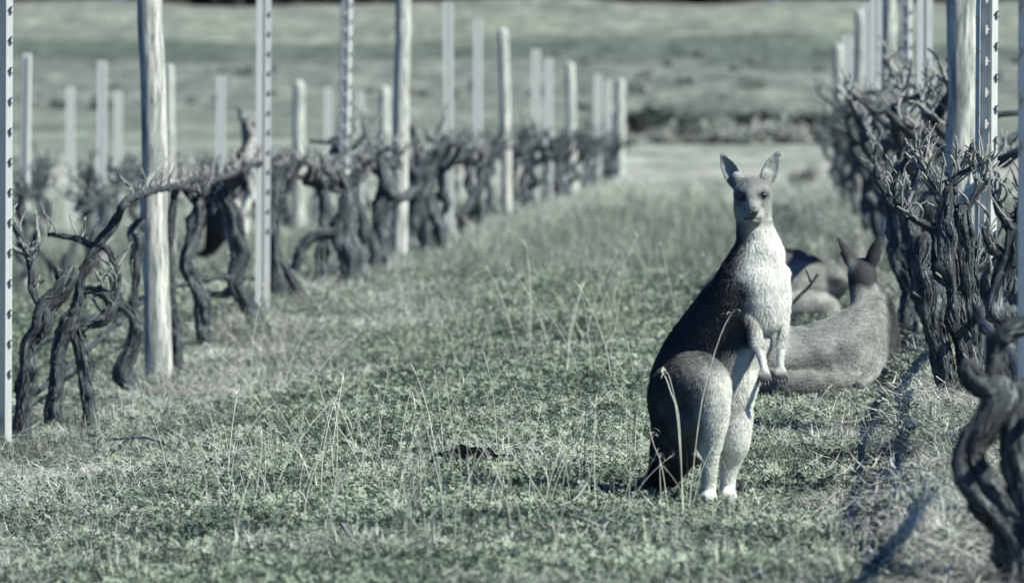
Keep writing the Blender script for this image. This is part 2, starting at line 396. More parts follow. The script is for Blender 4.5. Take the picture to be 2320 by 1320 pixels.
def steel_post(px, d, H, prof, label, group=None, rz=0., lean=(0, 0), hooks=0, width=1.0, zmin=.2, zmax=None):
    x = P(px, 660, d)[0]; z = Gs(x, d)
    key = (id(prof), round(H, 2))
    if key not in PROFM:
        mb = MB(); channel(mb, prof, H); PROFM[key] = mb.mesh('profile', M_STEEL, False)
    if hooks == 0:
        o = link('steel_post', PROFM[key], None, (x, d, z)); root = o
    else:
        root = empty('steel_post', (x, d, z)); link('profile', PROFM[key], root)
        zz = zmin
        while zz < (zmax or H):
            wide = prof is WIDE
            link('hook', HOOK, root, (.034, (.002 if prof is WIDE else -.004), zz))
            if hooks > 1:
                if wide:
                    link('hook', HOOK, root, (-.033, .002, zz - .02), (0, 0, math.pi))
                    link('tab', TAB, root, (-.001, .004, zz - .055))
            zz += .112
    root.rotation_euler = (-lean[1], lean[0], rz); root.scale = (width, width, 1)
    tag(root, label, 'post', group); return root

# left row, nearest first
GL = 'posts along the left vine row'; GR = 'posts along the right vine row'; GB = 'posts of the rows beyond the left row'
steel_post(0, 19.5, 2.3, WIDE, 'galvanised steel post with dark hooks cut off by the left edge of the photo', GL, rz=-.12, lean=(.006, 0), hooks=1, zmin=.3, zmax=1.9)
wood_post(360, 24.7, .0625, 2.3, 'thick weathered wooden post, closest wooden one, among the left front vines', GL, lean=(-.022, 0), seed=1)
steel_post(594, 30.1, 2.3, NARROW, 'bright steel post with a thin dark groove, between the wooden posts of the left row', GL, lean=(.006, 0), hooks=1, zmin=.5, zmax=1.9)
steel_post(775, 36.6, 2.3, WIDE, 'slotted steel post just left of the tall second wooden post, vine stump at its foot', GL, lean=(.018, 0), width=1.05, hooks=2, zmin=.9, zmax=2.2)
wood_post(903, 42.0, .066, 2.35, 'second wooden post of the left row, pale, its foot on open grass', GL, lean=(.020, 0), seed=2)
steel_post(1018, 49.3, 2.25, NARROW, 'steel post right of the second wooden post, its top just below the photo edge', GL, lean=(-.006, 0), width=1.1)
steel_post(1083, 54.8, 2.23, NARROW, 'steel post directly left of the third wooden post in the left row', GL, width=1.1)
wood_post(1150, 60.4, .064, 2.2, 'third wooden post of the left row, with one dark side and vines at its foot', GL, lean=(-.02, 0), seed=3, near=False)
steel_post(1214, 69.5, 2.18, NARROW, 'first of two steel posts standing between the third and fourth wooden posts', GL, width=1.35)
steel_post(1243, 74.6, 2.12, NARROW, 'second of two steel posts standing between the third and fourth wooden posts', GL, width=1.4)
wood_post(1298, 84.5, .085, 2.16, 'fourth wooden post of the left row, very pale and blurred', GL, lean=(-.02, 0), seed=4, near=False)
steel_post(1354, 99, 2.22, NARROW, 'left one of the two steel posts beside the dark end post', GL, width=1.6)
steel_post(1378, 108, 2.22, NARROW, 'right one of the two steel posts, touching the dark end post', GL, width=1.6)
wood_post(1405, 116, .12, 2.3, 'dark blurred end post closing the left row', GL, seed=5, near=False)
# rows further left
steel_post(52, 46.2, 2.1, WIDE, 'blurred steel post second from the left edge of the photo', GB, width=1.1, lean=(.018, 0))
steel_post(228, 51.5, 2.1, NARROW, 'blurred tall steel post left of the closest wooden post', GB, width=1.1, lean=(.01, 0))
wood_post(385, 57.4, .06, 2.1, 'blurred wooden post peeping out behind the closest wooden post', GB, seed=6, near=False)
steel_post(497, 63.3, 2.1, NARROW, 'blurred steel post between the closest wooden post and the bright grooved steel post', GB, width=1.25, lean=(.012, 0))
wood_post(677, 74, .09, 2.1, 'blurred pale wooden post right of the bright grooved steel post', GB, seed=7, near=False)
steel_post(744, 79.6, 2.12, NARROW, 'blurred steel post just left of the slotted steel post', GB, width=1.4)
steel_post(817, 86, 2.12, NARROW, 'blurred steel post just right of the slotted steel post', GB, width=1.4)
wood_post(872, 91.8, .11, 2.2, 'blurred wooden post with a dark left side behind the second wooden post', GB, seed=8, near=False)
steel_post(160, 76.6, 2.1, NARROW, 'short blurred steel post between the two blurred tall steel posts at left', GB, width=1.45)
steel_post(268, 82, 2.1, NARROW, 'short blurred steel post right beside the blurred tall steel post at left', GB, width=1.45)
# right row
steel_post(2346, 12.6, 2.3, WIDE, 'blurred steel post cut off by the right edge of the photo', GR, rz=.25, hooks=2, zmin=.9, zmax=1.7)
steel_post(2232, 19.0, 2.3, WIDE, 'dark channel steel post with bright punched tabs, in front of the right wooden post', GR, rz=.02, lean=(.004, 0), hooks=2, zmin=.25, zmax=1.75, width=1.03)
wood_post(2180, 24.0, .072, 2.3, 'thick pale wooden post behind the tabbed steel post in the right row', GR, seed=9, lean=(-.004, 0))
steel_post(2094, 28.6, 2.3, NARROW, 'bright grooved steel post left of the thick wooden post in the right row', GR)
steel_post(2051, 34.3, 2.3, WIDE, 'slotted steel post second left of the thick wooden post in the right row', GR, rz=-.15, hooks=2, zmin=1.0, zmax=2.2, width=1.0)
wood_post(2014, 40, .06, 2.3, 'blurred wooden post in the middle of the right row posts', GR, seed=10, near=False)
steel_post(1984, 47, 2.3, NARROW, 'blurred steel post touching the left side of the middle wooden post in the right row', GR, width=1.2)
steel_post(1966, 52.6, 2.22, NARROW, 'blurred steel post fourth from the far end of the right row', GR, width=1.25)
wood_post(1948, 57, .065, 2.2, 'blurred dark wooden post third from the far end of the right row', GR, seed=11, near=False)
steel_post(1920, 68, 2.2, NARROW, 'blurred steel post second from the far end of the right row', GR, width=1.5)
wood_post(1899, 77, .08, 2.2, 'last dark post at the far end of the right row', GR, seed=12, near=False)

# ------------------------------------------------------------------ vines
CANES = []
for k in range(7):
    r_ = np.random.default_rng(200 + k); mb = MB()
    k1 = r_.normal(0, .10, 2); k2 = k1 * .6 + r_.normal(0, .16, 2)
    tube(mb, [(0, 0, -.06, .085), (0, 0, 0, .075), (k1[0], k1[1], .45, .06), (k2[0] * .6 + k1[0], k2[1] * .6 + k1[1], .75, .055), (k2[0], k2[1], 1.0, .045)], 7, .05, .03, 4, 300 + k, .09)
    if k % 2 == 0:
        tube(mb, [(k1[0], k1[1], .45, .05), (k1[0] + .12, k1[1] + .06, .6, .045), (k1[0] + .25 * (1 if k % 4 else -1), k1[1] + .1, .8, .035)], 6, .05, .02, 1, 330 + k, .08)
    CANES.append(mb.mesh('cane', M_CANE))

def add_canes(root, o3, pts, n, r_, lmin=.05, lmax=.13, spread=.7, up=1.0):
    """short pruned canes along a limb, each a part of its own"""
    pts = np.asarray(pts, float)
    Q = catmull(pts, .03)
    for _ in range(n):
        q = Q[r_.integers(len(Q) // 6, len(Q))]
        d = Vector((r_.normal() * spread, r_.normal() * spread, up + abs(r_.normal()) * .4)).normalized()
        L = r_.uniform(lmin, lmax); th = r_.uniform(.045, .075)
        link('cane', CANES[r_.integers(len(CANES))], root, Vector(q[:3] - o3), d.to_track_quat('Z', 'Y').to_euler(), (th, th, L))

def path(pts, d, scale_d=True):
    """photo pixels (px, py, radius px[, depth]) to place coordinates"""
    out = []
    for p in pts:
        dd = p[3] if len(p) > 3 else d
        w_ = P(p[0], p[1], dd); out.append((*w_, p[2] * dd / F))
    return out

def hero_vine(d, label, group, limbs, seed, sides=30):
    """limbs: (name, pixel path, canes)"""
    b0 = P(limbs[0][1][0][0], limbs[0][1][0][1], d); z = Gs(b0[0], d)
    o3 = np.array([b0[0], d, z]); root = empty('grape_vine', o3); r_ = np.random.default_rng(seed)
    for i, (nm, pp, nc) in enumerate(limbs):
        w_ = path(pp, d)
        if seed == 13 or (d > 19 and nm == 'trunk'): w_ = [(a_, b_, c_, r_0 * (.74 if seed == 13 else .86)) for a_, b_, c_, r_0 in w_]
        if nm == 'trunk':
            x0, y0, z0, r0 = w_[0]; zg = Gs(x0, y0) - .03; zt = min(zg, z0 - .02)
            w_[0] = (x0, y0, min(z0, z0), r0 * 1.05); w_.insert(0, (x0 + (w_[0][0] - w_[1][0]) * .1, y0, zt - .02, r0 * 1.35))
        mb = MB(); thick = np.mean([q[3] for q in w_])
        if nm == 'cordon': w_ = [(a_, b_, c_, r_0 * .82) for a_, b_, c_, r_0 in w_]
        tube(mb, w_, sides if thick > .015 else 14, .19 if nm == 'trunk' else .17, .15 if nm == 'trunk' else .10, 12 if nm == 'trunk' else 9, seed * 31 + i, max(.005, thick * .28), int(np.clip(len(w_) * 26, 60, 260)) if (nm == 'trunk' and d < 32) else int(len(w_) * 7) if thick > .012 and d < 32 else 0)
        link(nm, mb.mesh(nm, M_BARK if thick > .0105 else M_CANE, off=o3), root)
        if nc: add_canes(root, o3, w_, int(nc * 2), r_)
    tag(root, label, 'vine', group); return root

VL = 'vines of the left row'; VR = 'vines of the right row'
hero_vine(19.8, 'gnarled vine with one thick twisted trunk beside the left edge post', VL, [
    ('trunk', [(38, 1020, 23), (56, 936, 20), (58, 845, 19), (66, 779, 19), (92, 742, 23), (104, 694, 26), (136, 657, 24), (158, 624, 20), (163, 612, 14)], 0),
    ('cordon', [(104, 700, 12), (76, 664, 10), (69, 603, 10), (60, 561, 10), (38, 524, 8), (14, 490, 6)], 8),
    ('cordon', [(60, 575, 7), (40, 565, 6), (12, 552, 5)], 0),
    ('cordon', [(66, 570, 6), (84, 556, 6), (86, 520, 4)], 1),
    ('cordon', [(150, 640, 12), (130, 618, 7), (122, 602, 5)], 0)], 1)
hero_vine(20.6, 'forked vine with looping bare arms between the left edge post and closest wooden post', VL, [
    ('trunk', [(122, 990, 22), (124, 906, 18), (131, 815, 18), (143, 760, 21), (165, 728, 22), (178, 690, 16), (183, 621, 13), (205, 591, 12)], 0),
    ('trunk', [(203, 958, 17), (195, 876, 16), (184, 797, 14), (172, 745, 15)], 0),
    ('cordon', [(168, 735, 16), (200, 730, 16), (242, 720, 16), (256, 690, 14), (240, 672, 12), (226, 651, 9)], 3),
    ('cordon', [(252, 700, 11), (262, 660, 8), (268, 627, 8), (256, 591, 8), (238, 560, 8), (200, 553, 8), (164, 536, 8), (110, 530, 4)], 9),
    ('cordon', [(196, 600, 13), (212, 575, 13), (232, 542, 13), (262, 500, 12), (286, 457, 10), (322, 439, 9, 22), (388, 424, 8, 23.5), (436, 430, 6, 24.1), (464, 443, 4, 24.4)], 14),
    ('cordon', [(322, 440, 7, 22), (333, 415, 5, 22.2), (360, 380, 3.5, 22.6), (390, 345, 2.5, 23)], 0),
    ('cordon', [(186, 660, 10), (205, 655, 11), (236, 668, 11), (250, 688, 10)], 1)], 2)
hero_vine(23.5, 'slim single curved vine trunk at the left foot of the closest wooden post', VL, [
    ('trunk', [(296, 900, 25), (279, 839, 22), (299, 785, 16), (310, 730, 14), (292, 700, 13), (268, 680, 12), (262, 640, 9)], 0),
    ('cordon', [(300, 735, 10), (306, 640, 9), (310, 560, 20), (304, 525, 20), (318, 500, 10)], 2)], 3)
hero_vine(25.4, 'vine mostly hidden behind the closest wooden post', VL, [
    ('trunk', [(402, 845, 14), (399, 760, 13), (390, 680, 12), (384, 560, 11), (392, 470, 9), (396, 420, 8)], 0),
    ('cordon', [(394, 450, 8), (410, 420, 7), (450, 405, 7, 27), (500, 395, 6, 28)], 9)], 4)
hero_vine(27.1, 'upright stout vine trunk on grass right of the closest wooden post', VL, [
    ('trunk', [(475, 803, 22), (462, 724, 19), (444, 652, 18), (424, 591, 18), (434, 542, 18), (448, 500, 17), (452, 452, 10), (456, 405, 7)], 0),
    ('cordon', [(450, 480, 9), (440, 455, 8), (415, 430, 6)], 4),
    ('cordon', [(452, 440, 8), (475, 415, 7), (520, 398, 7, 28.5), (560, 380, 6, 29.3)], 12)], 5)
hero_vine(29.0, 'leaning vine with a low side branch, trunk foot left of the grooved steel post', VL, [
    ('trunk', [(594, 748, 27), (560, 690, 20), (534, 639, 18), (546, 579, 20), (535, 506, 20), (514, 455, 15), (497, 421, 9)], 0),
    ('cordon', [(540, 640, 13), (520, 660, 10), (495, 668, 9), (468, 662, 8)], 0),
    ('cordon', [(520, 465, 10), (540, 420, 8), (560, 380, 7), (600, 365, 7, 30.5), (650, 350, 6, 31.5)], 14),
    ('cordon', [(510, 440, 9), (490, 440, 12), (482, 480, 11)], 0)], 6)
hero_vine(31.2, 'dark vine with a pale split root leaning against it, right of the grooved steel post', VL, [
    ('trunk', [(652, 716, 30), (634, 640, 21), (622, 564, 17), (617, 473, 15), (628, 405, 11), (655, 370, 7)], 5),
    ('trunk', [(706, 695, 14), (668, 645, 10), (640, 590, 8), (628, 560, 6)], 0),
    ('cordon', [(620, 480, 10), (645, 440, 8), (670, 395, 7), (690, 360, 5)], 7)], 7)
hero_vine(33.8, 'vine with an arching trunk and thick dark leg behind the slotted steel post', VL, [
    ('trunk', [(796, 645, 36), (788, 564, 26), (786, 500, 20), (790, 430, 14), (770, 390, 9)], 6),
    ('trunk', [(727, 673, 15), (727, 600, 13), (729, 555, 12)], 0),
    ('cordon', [(666, 610, 13), (690, 555, 14), (727, 527, 16), (764, 520, 18), (788, 470, 16), (800, 430, 10)], 3),
    ('cordon', [(790, 440, 10), (760, 410, 8), (735, 380, 7), (725, 350, 5)], 9),
    ('cordon', [(790, 420, 10), (820, 385, 8), (850, 355, 7), (880, 335, 6)], 12)], 8)
hero_vine(38.0, 'dark forked vine left of the second wooden post', VL, [
    ('trunk', [(855, 610, 20), (862, 520, 22), (872, 450, 24), (880, 400, 18), (860, 360, 10)], 9),
    ('cordon', [(872, 450, 16), (905, 450, 14, 39), (940, 430, 12, 39.5)], 4)], 9)
hero_vine(43.5, 'dark vine leaning steeply right, emerging behind the second wooden post', VL, [
    ('trunk', [(922, 545, 22), (935, 480, 22), (960, 420, 24), (985, 360, 16), (1010, 310, 10)], 8),
    ('trunk', [(968, 560, 16), (962, 500, 14), (958, 440, 14)], 0),
    ('trunk', [(1000, 545, 13), (985, 480, 12), (965, 440, 12)], 0),
    ('cordon', [(955, 400, 12), (948, 350, 10), (938, 310, 8), (930, 285, 6)], 9)], 10)

# right row, near
hero_vine(11.2, 'closest vine, blurred S-shaped trunk in the bottom right corner of the photo', VR, [
    ('trunk', [(2322, 1300, 50), (2284, 1180, 41), (2228, 1108, 36), (2192, 1045, 31), (2200, 990, 28), (2238, 950, 28), (2262, 905, 28), (2266, 865, 22)], 0),
    ('trunk', [(2338, 1290, 48), (2324, 1160, 38), (2312, 1050, 32), (2306, 960, 28), (2318, 880, 24)], 0),
    ('cordon', [(2264, 892, 28), (2225, 874, 30), (2200, 850, 25), (2192, 822, 16)], 0),
    ('cordon', [(2262, 872, 24), (2250, 805, 20), (2262, 768, 22), (2300, 744, 25), (2345, 725, 22)], 0)], 11)
hero_vine(14.6, 'dark blurred vine with knotted arms against the right edge of the photo', VR, [
    ('trunk', [(2330, 1060, 46), (2318, 930, 40), (2300, 830, 34), (2300, 740, 36), (2280, 670, 42), (2292, 600, 34), (2305, 520, 24)], 0),
    ('cordon', [(2280, 680, 34), (2248, 668, 26), (2240, 630, 18), (2262, 590, 14)], 2),
    ('cordon', [(2300, 530, 18), (2280, 500, 14), (2262, 470, 10), (2255, 440, 8)], 4),
    ('cordon', [(2300, 540, 16), (2312, 480, 14), (2318, 440, 10)], 8),
    ('cordon', [(2290, 600, 18), (2250, 560, 12), (2230, 520, 9)], 3)], 12)
hero_vine(17.0, 'thick shaggy vine with several fused trunks in front of the right wooden post', VR, [
    ('trunk', [(2184, 952, 24), (2150, 884, 27), (2128, 807, 31), (2120, 736, 36), (2110, 671, 38), (2098, 600, 32), (2092, 540, 24)], 0),
    ('trunk', [(2204, 940, 22), (2196, 845, 28), (2182, 764, 32), (2162, 693, 32), (2156, 620, 32), (2150, 540, 32), (2140, 480, 28), (2150, 430, 20)], 4),
    ('trunk', [(2210, 900, 20), (2210, 800, 18), (2204, 700, 22), (2196, 600, 26), (2186, 520, 26), (2182, 470, 18)], 3),
    ('cordon', [(2150, 540, 20), (2100, 510, 15), (2068, 494, 13), (2044, 478, 11), (2028, 452, 10), (2028, 415, 9), (2044, 377, 9), (2068, 345, 8), (2092, 336, 7)], 8),
    ('cordon', [(2055, 485, 7), (2064, 441, 6), (2090, 391, 5)], 0),
    ('cordon', [(2140, 470, 18), (2120, 430, 14), (2100, 390, 11), (2085, 360, 8)], 12),
    ('cordon', [(2150, 450, 16), (2164, 405, 12), (2191, 386, 9), (2228, 373, 6)], 16),
    ('cordon', [(2182, 490, 18), (2205, 450, 13), (2225, 420, 9), (2232, 400, 6)], 10),
    ('cordon', [(2122, 640, 22), (2150, 660, 20), (2165, 700, 20)], 0),
    ('cordon', [(2196, 620, 16), (2225, 600, 12), (2240, 560, 9)], 3)], 13)
hero_vine(20.7, 'dark vine trunk just left of the shaggy fused vine', VR, [
    ('trunk', [(2120, 760, 20), (2100, 690, 22), (2085, 620, 24), (2068, 560, 22), (2060, 500, 20), (2075, 430, 14), (2090, 380, 9)], 8),
    ('cordon', [(2065, 520, 14), (2040, 470, 11), (2034, 430, 8)], 7)], 14)
hero_vine(22.3, 'vine with dark pitted trunk behind the lying kangaroo head', VR, [
    ('trunk', [(2062, 690, 22), (2050, 620, 22), (2036, 560, 24), (2028, 500, 22), (2026, 430, 18), (2040, 370, 12)], 8),
    ('cordon', [(2028, 470, 16), (2000, 420, 12), (1985, 370, 10), (1990, 330, 7)], 8)], 15)

# generic vines for the rest of the rows
PROTO = []
def proto_vine(seed):
    r_ = np.random.default_rng(seed); tr = MB()
    h = r_.uniform(.58, .72); lean = r_.normal(0, .10); x = y = 0; pts = [(0, 0, -.06, .052)]
    for k in range(6):
        f_ = (k + .3) / 6; pts.append((lean * f_ + r_.normal() * .035, r_.normal() * .06, h * f_, .032 - .007 * f_ + r_.uniform(0, .010)))
    pts.append((lean, 0, h, .036)); top = np.array([lean, 0, h])
    tube(tr, pts, 10, .15, .1, 5, seed, .028)
    if r_.random() < .4:
        s_ = r_.choice([-1, 1]); tube(tr, [(r_.normal() * .05, s_ * .22, -.05, .05), (r_.normal() * .05, s_ * .2, .2, .036), (lean * .7, s_ * .06, h * .7, .032), (*top, .03)], 9, .15, .1, 3, seed + 1, .028)
    cd, cn = [], []
    for s_ in (-1, 1):
        mb = MB(); c = [(*top, .036)]
        for k in range(1, 5):
            c.append((lean + r_.normal() * .05, s_ * .17 * k, h + .05 * k + r_.normal() * .04, .030 - .004 * k))
        tube(mb, c, 9, .14, .06, 5, seed + 7 + s_, .022)
        for _ in range(2):
            k = r_.integers(0, 4); q = np.array(c[k][:3]); e = q + np.array([r_.normal() * .13, r_.normal() * .12, r_.uniform(.08, .2)])
            tube(mb, [(*q, .022), (*(q * .5 + e * .5 + r_.normal(0, .02, 3)), .016), (*e, .009)], 8, .15, .08, 4, seed + 20 + k, .016)
            cn += [(e, 0)] * 4
        cd.append(mb)
        Q = catmull(np.array(c), .03)
        cn += [(Q[r_.integers(2, len(Q))][:3], 0) for _ in range(13)]
    ca = []
    for q, _ in cn:
        d = Vector((r_.normal() * .7, r_.normal() * .7, 1 + abs(r_.normal()) * .3)).normalized(); L = r_.uniform(.06, .16)
        ca.append((Vector(q), d.to_track_quat('Z', 'Y').to_euler(), (.08, .08, L), int(r_.integers(len(CANES)))))
    return tr.mesh('trunk', M_BARK), [c.mesh('cordon', M_BARK) for c in cd], ca
PROTO = [proto_vine(500 + 11 * k) for k in range(9)]
# joined one-mesh version for the far vines
FARM = []
for tr, cds, ca in PROTO:
    mb = MB()
    for me in [tr] + cds:
        v = np.empty(len(me.vertices) * 3, np.float32); me.vertices.foreach_get('co', v); a_ = np.empty(len(me.vertices) * 3, np.float32); me.attributes['bk'].data.foreach_get('vector', a_)
        mb.add(v.reshape(-1, 3), [tuple(p.vertices) for p in me.polygons], a_.reshape(-1, 3))
    for q, e, s_, k in ca:
        me = CANES[k]; Mx = Matrix.LocRotScale(q, e, Vector(s_))
        v = np.array([Mx @ vv.co for vv in me.vertices]); mb.add(v, [tuple(p.vertices) for p in me.polygons])
    FARM.append(mb.mesh('grape_vine', M_BARK))

def row_vine(x, d, label, group, k, detail, sc=1.0):
    z = Gs(x, d); rz = random.choice([0, math.pi]) + random.uniform(-.25, .25)
    if detail:
        tr, cds, ca = PROTO[k % len(PROTO)]
        root = empty('grape_vine', (x, d, z), rz); link('trunk', tr, root)
        for c in cds: link('cordon', c, root)
        for q, e, s_, kk in ca: link('cane', CANES[kk], root, q, e, s_)
    else:
        root = link('grape_vine', FARM[k % len(FARM)], None, (x, d, z), (0, 0, rz))
    root.scale = (sc * random.uniform(.9, 1.12), sc * random.uniform(.9, 1.1), sc * random.uniform(.95, 1.1))
    tag(root, label, 'vine', group); return root
LPOSTS = [(33, 'arching vine'), (36.6, 'slotted steel post'), (42, 'second wooden post'), (49.3, 'steel post reaching the photo top'), (54.8, 'steel post before the third wooden one')]
RPOSTS = [(24, 'thick wooden post'), (28.6, 'bright grooved steel post'), (34.3, 'slotted steel post')]
_cnt = {}
def bracket(d, posts, side, far_):
    if far_: return 'small blurred vine of the left row beyond its third wooden post' if side == 'left' else 'far blurred vine crowded in the right row mass'
    nm = [n_ for q_, n_ in posts if q_ <= d][-1]; i = _cnt.get((side, nm), 0); _cnt[(side, nm)] = i + 1
    return '%s blurred vine of the %s row beyond the %s' % (('first', 'second', 'third', 'fourth', 'fifth', 'sixth', 'seventh')[min(i, 6)], side, nm)
k = 0
d = 35.6
while d < 118:
    if not any(abs(d - q) < .5 for q in (33.8, 38, 43.5)):
        lab = bracket(d, LPOSTS, 'left', d > 60.4); row_vine(XL + random.gauss(0, .06), d, lab, VL + (' far off' if d > 60.4 else ''), k, d < 52, 1.04)
    k += 1; d += random.uniform(1.6, 2.1)
d = 24.2
while d < 79:
    lab = bracket(d, RPOSTS, 'right', d > 40); row_vine(float(xr(d)) + random.gauss(0, .08), d, lab, VR + (' far off' if d > 40 else ''), k, d < 40, 1.2 if d < 60 else 1.08)
    k += 1; d += random.uniform(.85, 1.15)
d = 36.0
while d < 116:
    row_vine(-6.2 + random.gauss(0, .08), d, 'blurred vine in the row behind the left row', 'vines of the row behind the left row', k, False, 1.0)
    k += 1; d += random.uniform(2.0, 2.6)
d = 58.0
while d < 118:
    row_vine(-9.7 + random.gauss(0, .08), d, 'faint far vine in the second row behind the left row', 'vines of the second row behind the left row', k, False, 1.05)
    k += 1; d += random.uniform(2.0, 2.8)

# irrigation hose along each front row
def hose(pts, label, r=.011, rings=True):
    mb = MB(); pts = np.asarray(pts, float); o3 = pts[0].copy()
    tube(mb, np.c_[pts, np.full(len(pts), r)], 10, 0, 0, 0, 5, .08)
    root = empty('irrigation_hose', o3); link('tube', mb.mesh('tube', M_HOSE, off=o3), root)
    if rings:
        rm = MB(); a = np.linspace(0, 2 * math.pi, 11)[:-1]
        tube(rm, [(0, 0, -.012, r * 1.75), (0, 0, -.004, r * 1.9), (0, 0, .004, r * 1.9), (0, 0, .012, r * 1.75)], 12, 0, 0, 0, 3, .004)
        me = rm.mesh('clip', M_HOSE); Q = catmull(pts, .05)
        for i in range(10, len(Q) - 2, 17):
            dr = Vector(Q[i + 1] - Q[i]); link('clip', me, root, Vector(Q[i] - o3), dr.to_track_quat('Z', 'Y').to_euler())
    tag(root, label, 'hose', 'irrigation hoses'); return root
hose([P(-60, 975, 19.0), P(0, 945, 19.6), P(95, 880, 20.9), P(210, 783, 22.4), P(318, 688, 25.0), P(430, 640, 27.2), P(540, 628, 29.4), P(640, 640, 32.0), P(700, 640, 33.5), P(790, 590, 37), P(900, 520, 42)], 'dark irrigation hose sagging behind the left front vine trunks')
hp = [(float(xr(d)) + .03 + .01 * math.sin(d * 4.1), d, .41 + .012 * math.sin(d * 1.9) + .006 * (d - 12)) for d in np.arange(9.5, 30, 1.4)]
hose(hp, 'thin irrigation hose strung low through the right vine row', .014)

# ------------------------------------------------------------------ kangaroos
def blobs_to_mesh(name, spheres, shells, voxel, smooth_it):
    """fuse many spheres and ear shells into one continuous skin"""
    import bmesh
    kinds = []
    for sd in (2, 3):
        bm = bmesh.new(); bmesh.ops.create_icosphere(bm, subdivisions=sd, radius=1)
        bm.verts.ensure_lookup_table(); kinds.append((np.array([v.co[:] for v in bm.verts]), [[v.index for v in f.verts] for f in bm.faces])); bm.free()
    mb = MB()
    for c, r in spheres:
        sv, sf = kinds[1 if r[0] > .03 else 0]; mb.add(sv * np.asarray(r) + np.asarray(c), sf)
    for v, f in shells: mb.add(v, f)
    me = mb.mesh(name, None); o = bpy.data.objects.new(name + '_tmp', me); C.objects.link(o)
    md = o.modifiers.new('r', 'REMESH'); md.mode = 'VOXEL'; md.voxel_size = voxel
    sm = o.modifiers.new('s', 'SMOOTH'); sm.iterations = smooth_it; sm.factor = .5
    dg = bpy.context.evaluated_depsgraph_get(); out = bpy.data.meshes.new_from_object(o.evaluated_get(dg))
    bpy.data.objects.remove(o); out.name = name
    out.polygons.foreach_set('use_smooth', np.ones(len(out.polygons), bool))
    return out
def chain(pts, n=7):
    """pts (x, y, z, r) -> dense spheres with tapered radius"""
    pts = np.asarray(pts, float); out = []
    Q = catmull(pts, .003); last = None
    for q_ in Q:
        if last is None or np.linalg.norm(q_[:3] - last) > min(.02, q_[3] * .3): out.append((q_[:3], (max(q_[3], .002),) * 3)); last = q_[:3]
    return out
def ear_shell(base, tip, wdir, cupdir, W, th):
    base, tip, wdir, cupdir = [np.asarray(v, float) for v in (base, tip, wdir, cupdir)]
    ax = tip - base; L = np.linalg.norm(ax); ax /= L
    wdir = wdir - ax * (wdir @ ax); wdir /= np.linalg.norm(wdir); cup = np.cross(ax, wdir); cup *= np.sign(cup @ cupdir)
    nt_, nu = 16, 11; fr = []; bk = []
    for i in range(nt_):
        t_ = i / (nt_ - 1); wv = W * (math.sin(math.pi * min(1, (.20 + .79 * t_))) ** .62) * (1 - .12 * t_)
        for j in range(nu):
            u = -1 + 2 * j / (nu - 1); c = -.75 * wv * (1 - u * u) * (1 - .45 * t_)
            p = base + ax * (t_ * L) + wdir * (u * wv) + cup * (c)
            e = th * (1 - .25 * abs(u)) * (1 - .15 * t_)
            fr.append(p + cup * e * .5); bk.append(p - cup * e * .5)
    V = np.vstack([fr, bk]); n = nt_ * nu; f = []
    I = lambda i, j: i * nu + j
    for i in range(nt_ - 1):
        for j in range(nu - 1):
            a, b_, c, d_ = I(i, j), I(i, j + 1), I(i + 1, j + 1), I(i + 1, j)
            f.append((a, b_, c, d_)); f.append((n + d_, n + c, n + b_, n + a))
    for i in range(nt_ - 1):
        f.append((I(i, 0), I(i + 1, 0), n + I(i + 1, 0), n + I(i, 0))); f.append((I(i + 1, nu - 1), I(i, nu - 1), n + I(i, nu - 1), n + I(i + 1, nu - 1)))
    for j in range(nu - 1):
        f.append((I(0, j + 1), I(0, j), n + I(0, j), n + I(0, j + 1))); f.append((I(nt_ - 1, j), I(nt_ - 1, j + 1), n + I(nt_ - 1, j + 1), n + I(nt_ - 1, j)))
    return V, f

def fur_material(name, rough=.75):
    m, t, b = mat(name); a = attr(t, 'fur_col'); 
    t.links.new(a.outputs['Color'], b.inputs['Base Color']); b.inputs['Roughness'].default_value = rough; b.inputs['Specular IOR Level'].default_value = .18
    return m
M_FUR, M_SKIN = fur_material('kangaroo_fur'), fur_material('kangaroo_coat', .9)
m, t, b = mat('kangaroo_eye'); M_EYE = m
n1 = noise(t, N(t, 'ShaderNodeTexCoord').outputs['Object'], 30); t.links.new(ramp(t, n1, [(.3, (.006, .007, .008)), (.7, (.016, .016, .018))]), b.inputs['Base Color'])
b.inputs['Roughness'].default_value = .22; b.inputs['Specular IOR Level'].default_value = .45
m, t, b = mat('kangaroo_claw'); M_CLAW = m
n1 = noise(t, N(t, 'ShaderNodeTexCoord').outputs['Object'], 60); t.links.new(ramp(t, n1, [(.3, (.018, .02, .022)), (.7, (.05, .054, .056))]), b.inputs['Base Color']); b.inputs['Roughness'].default_value = .4

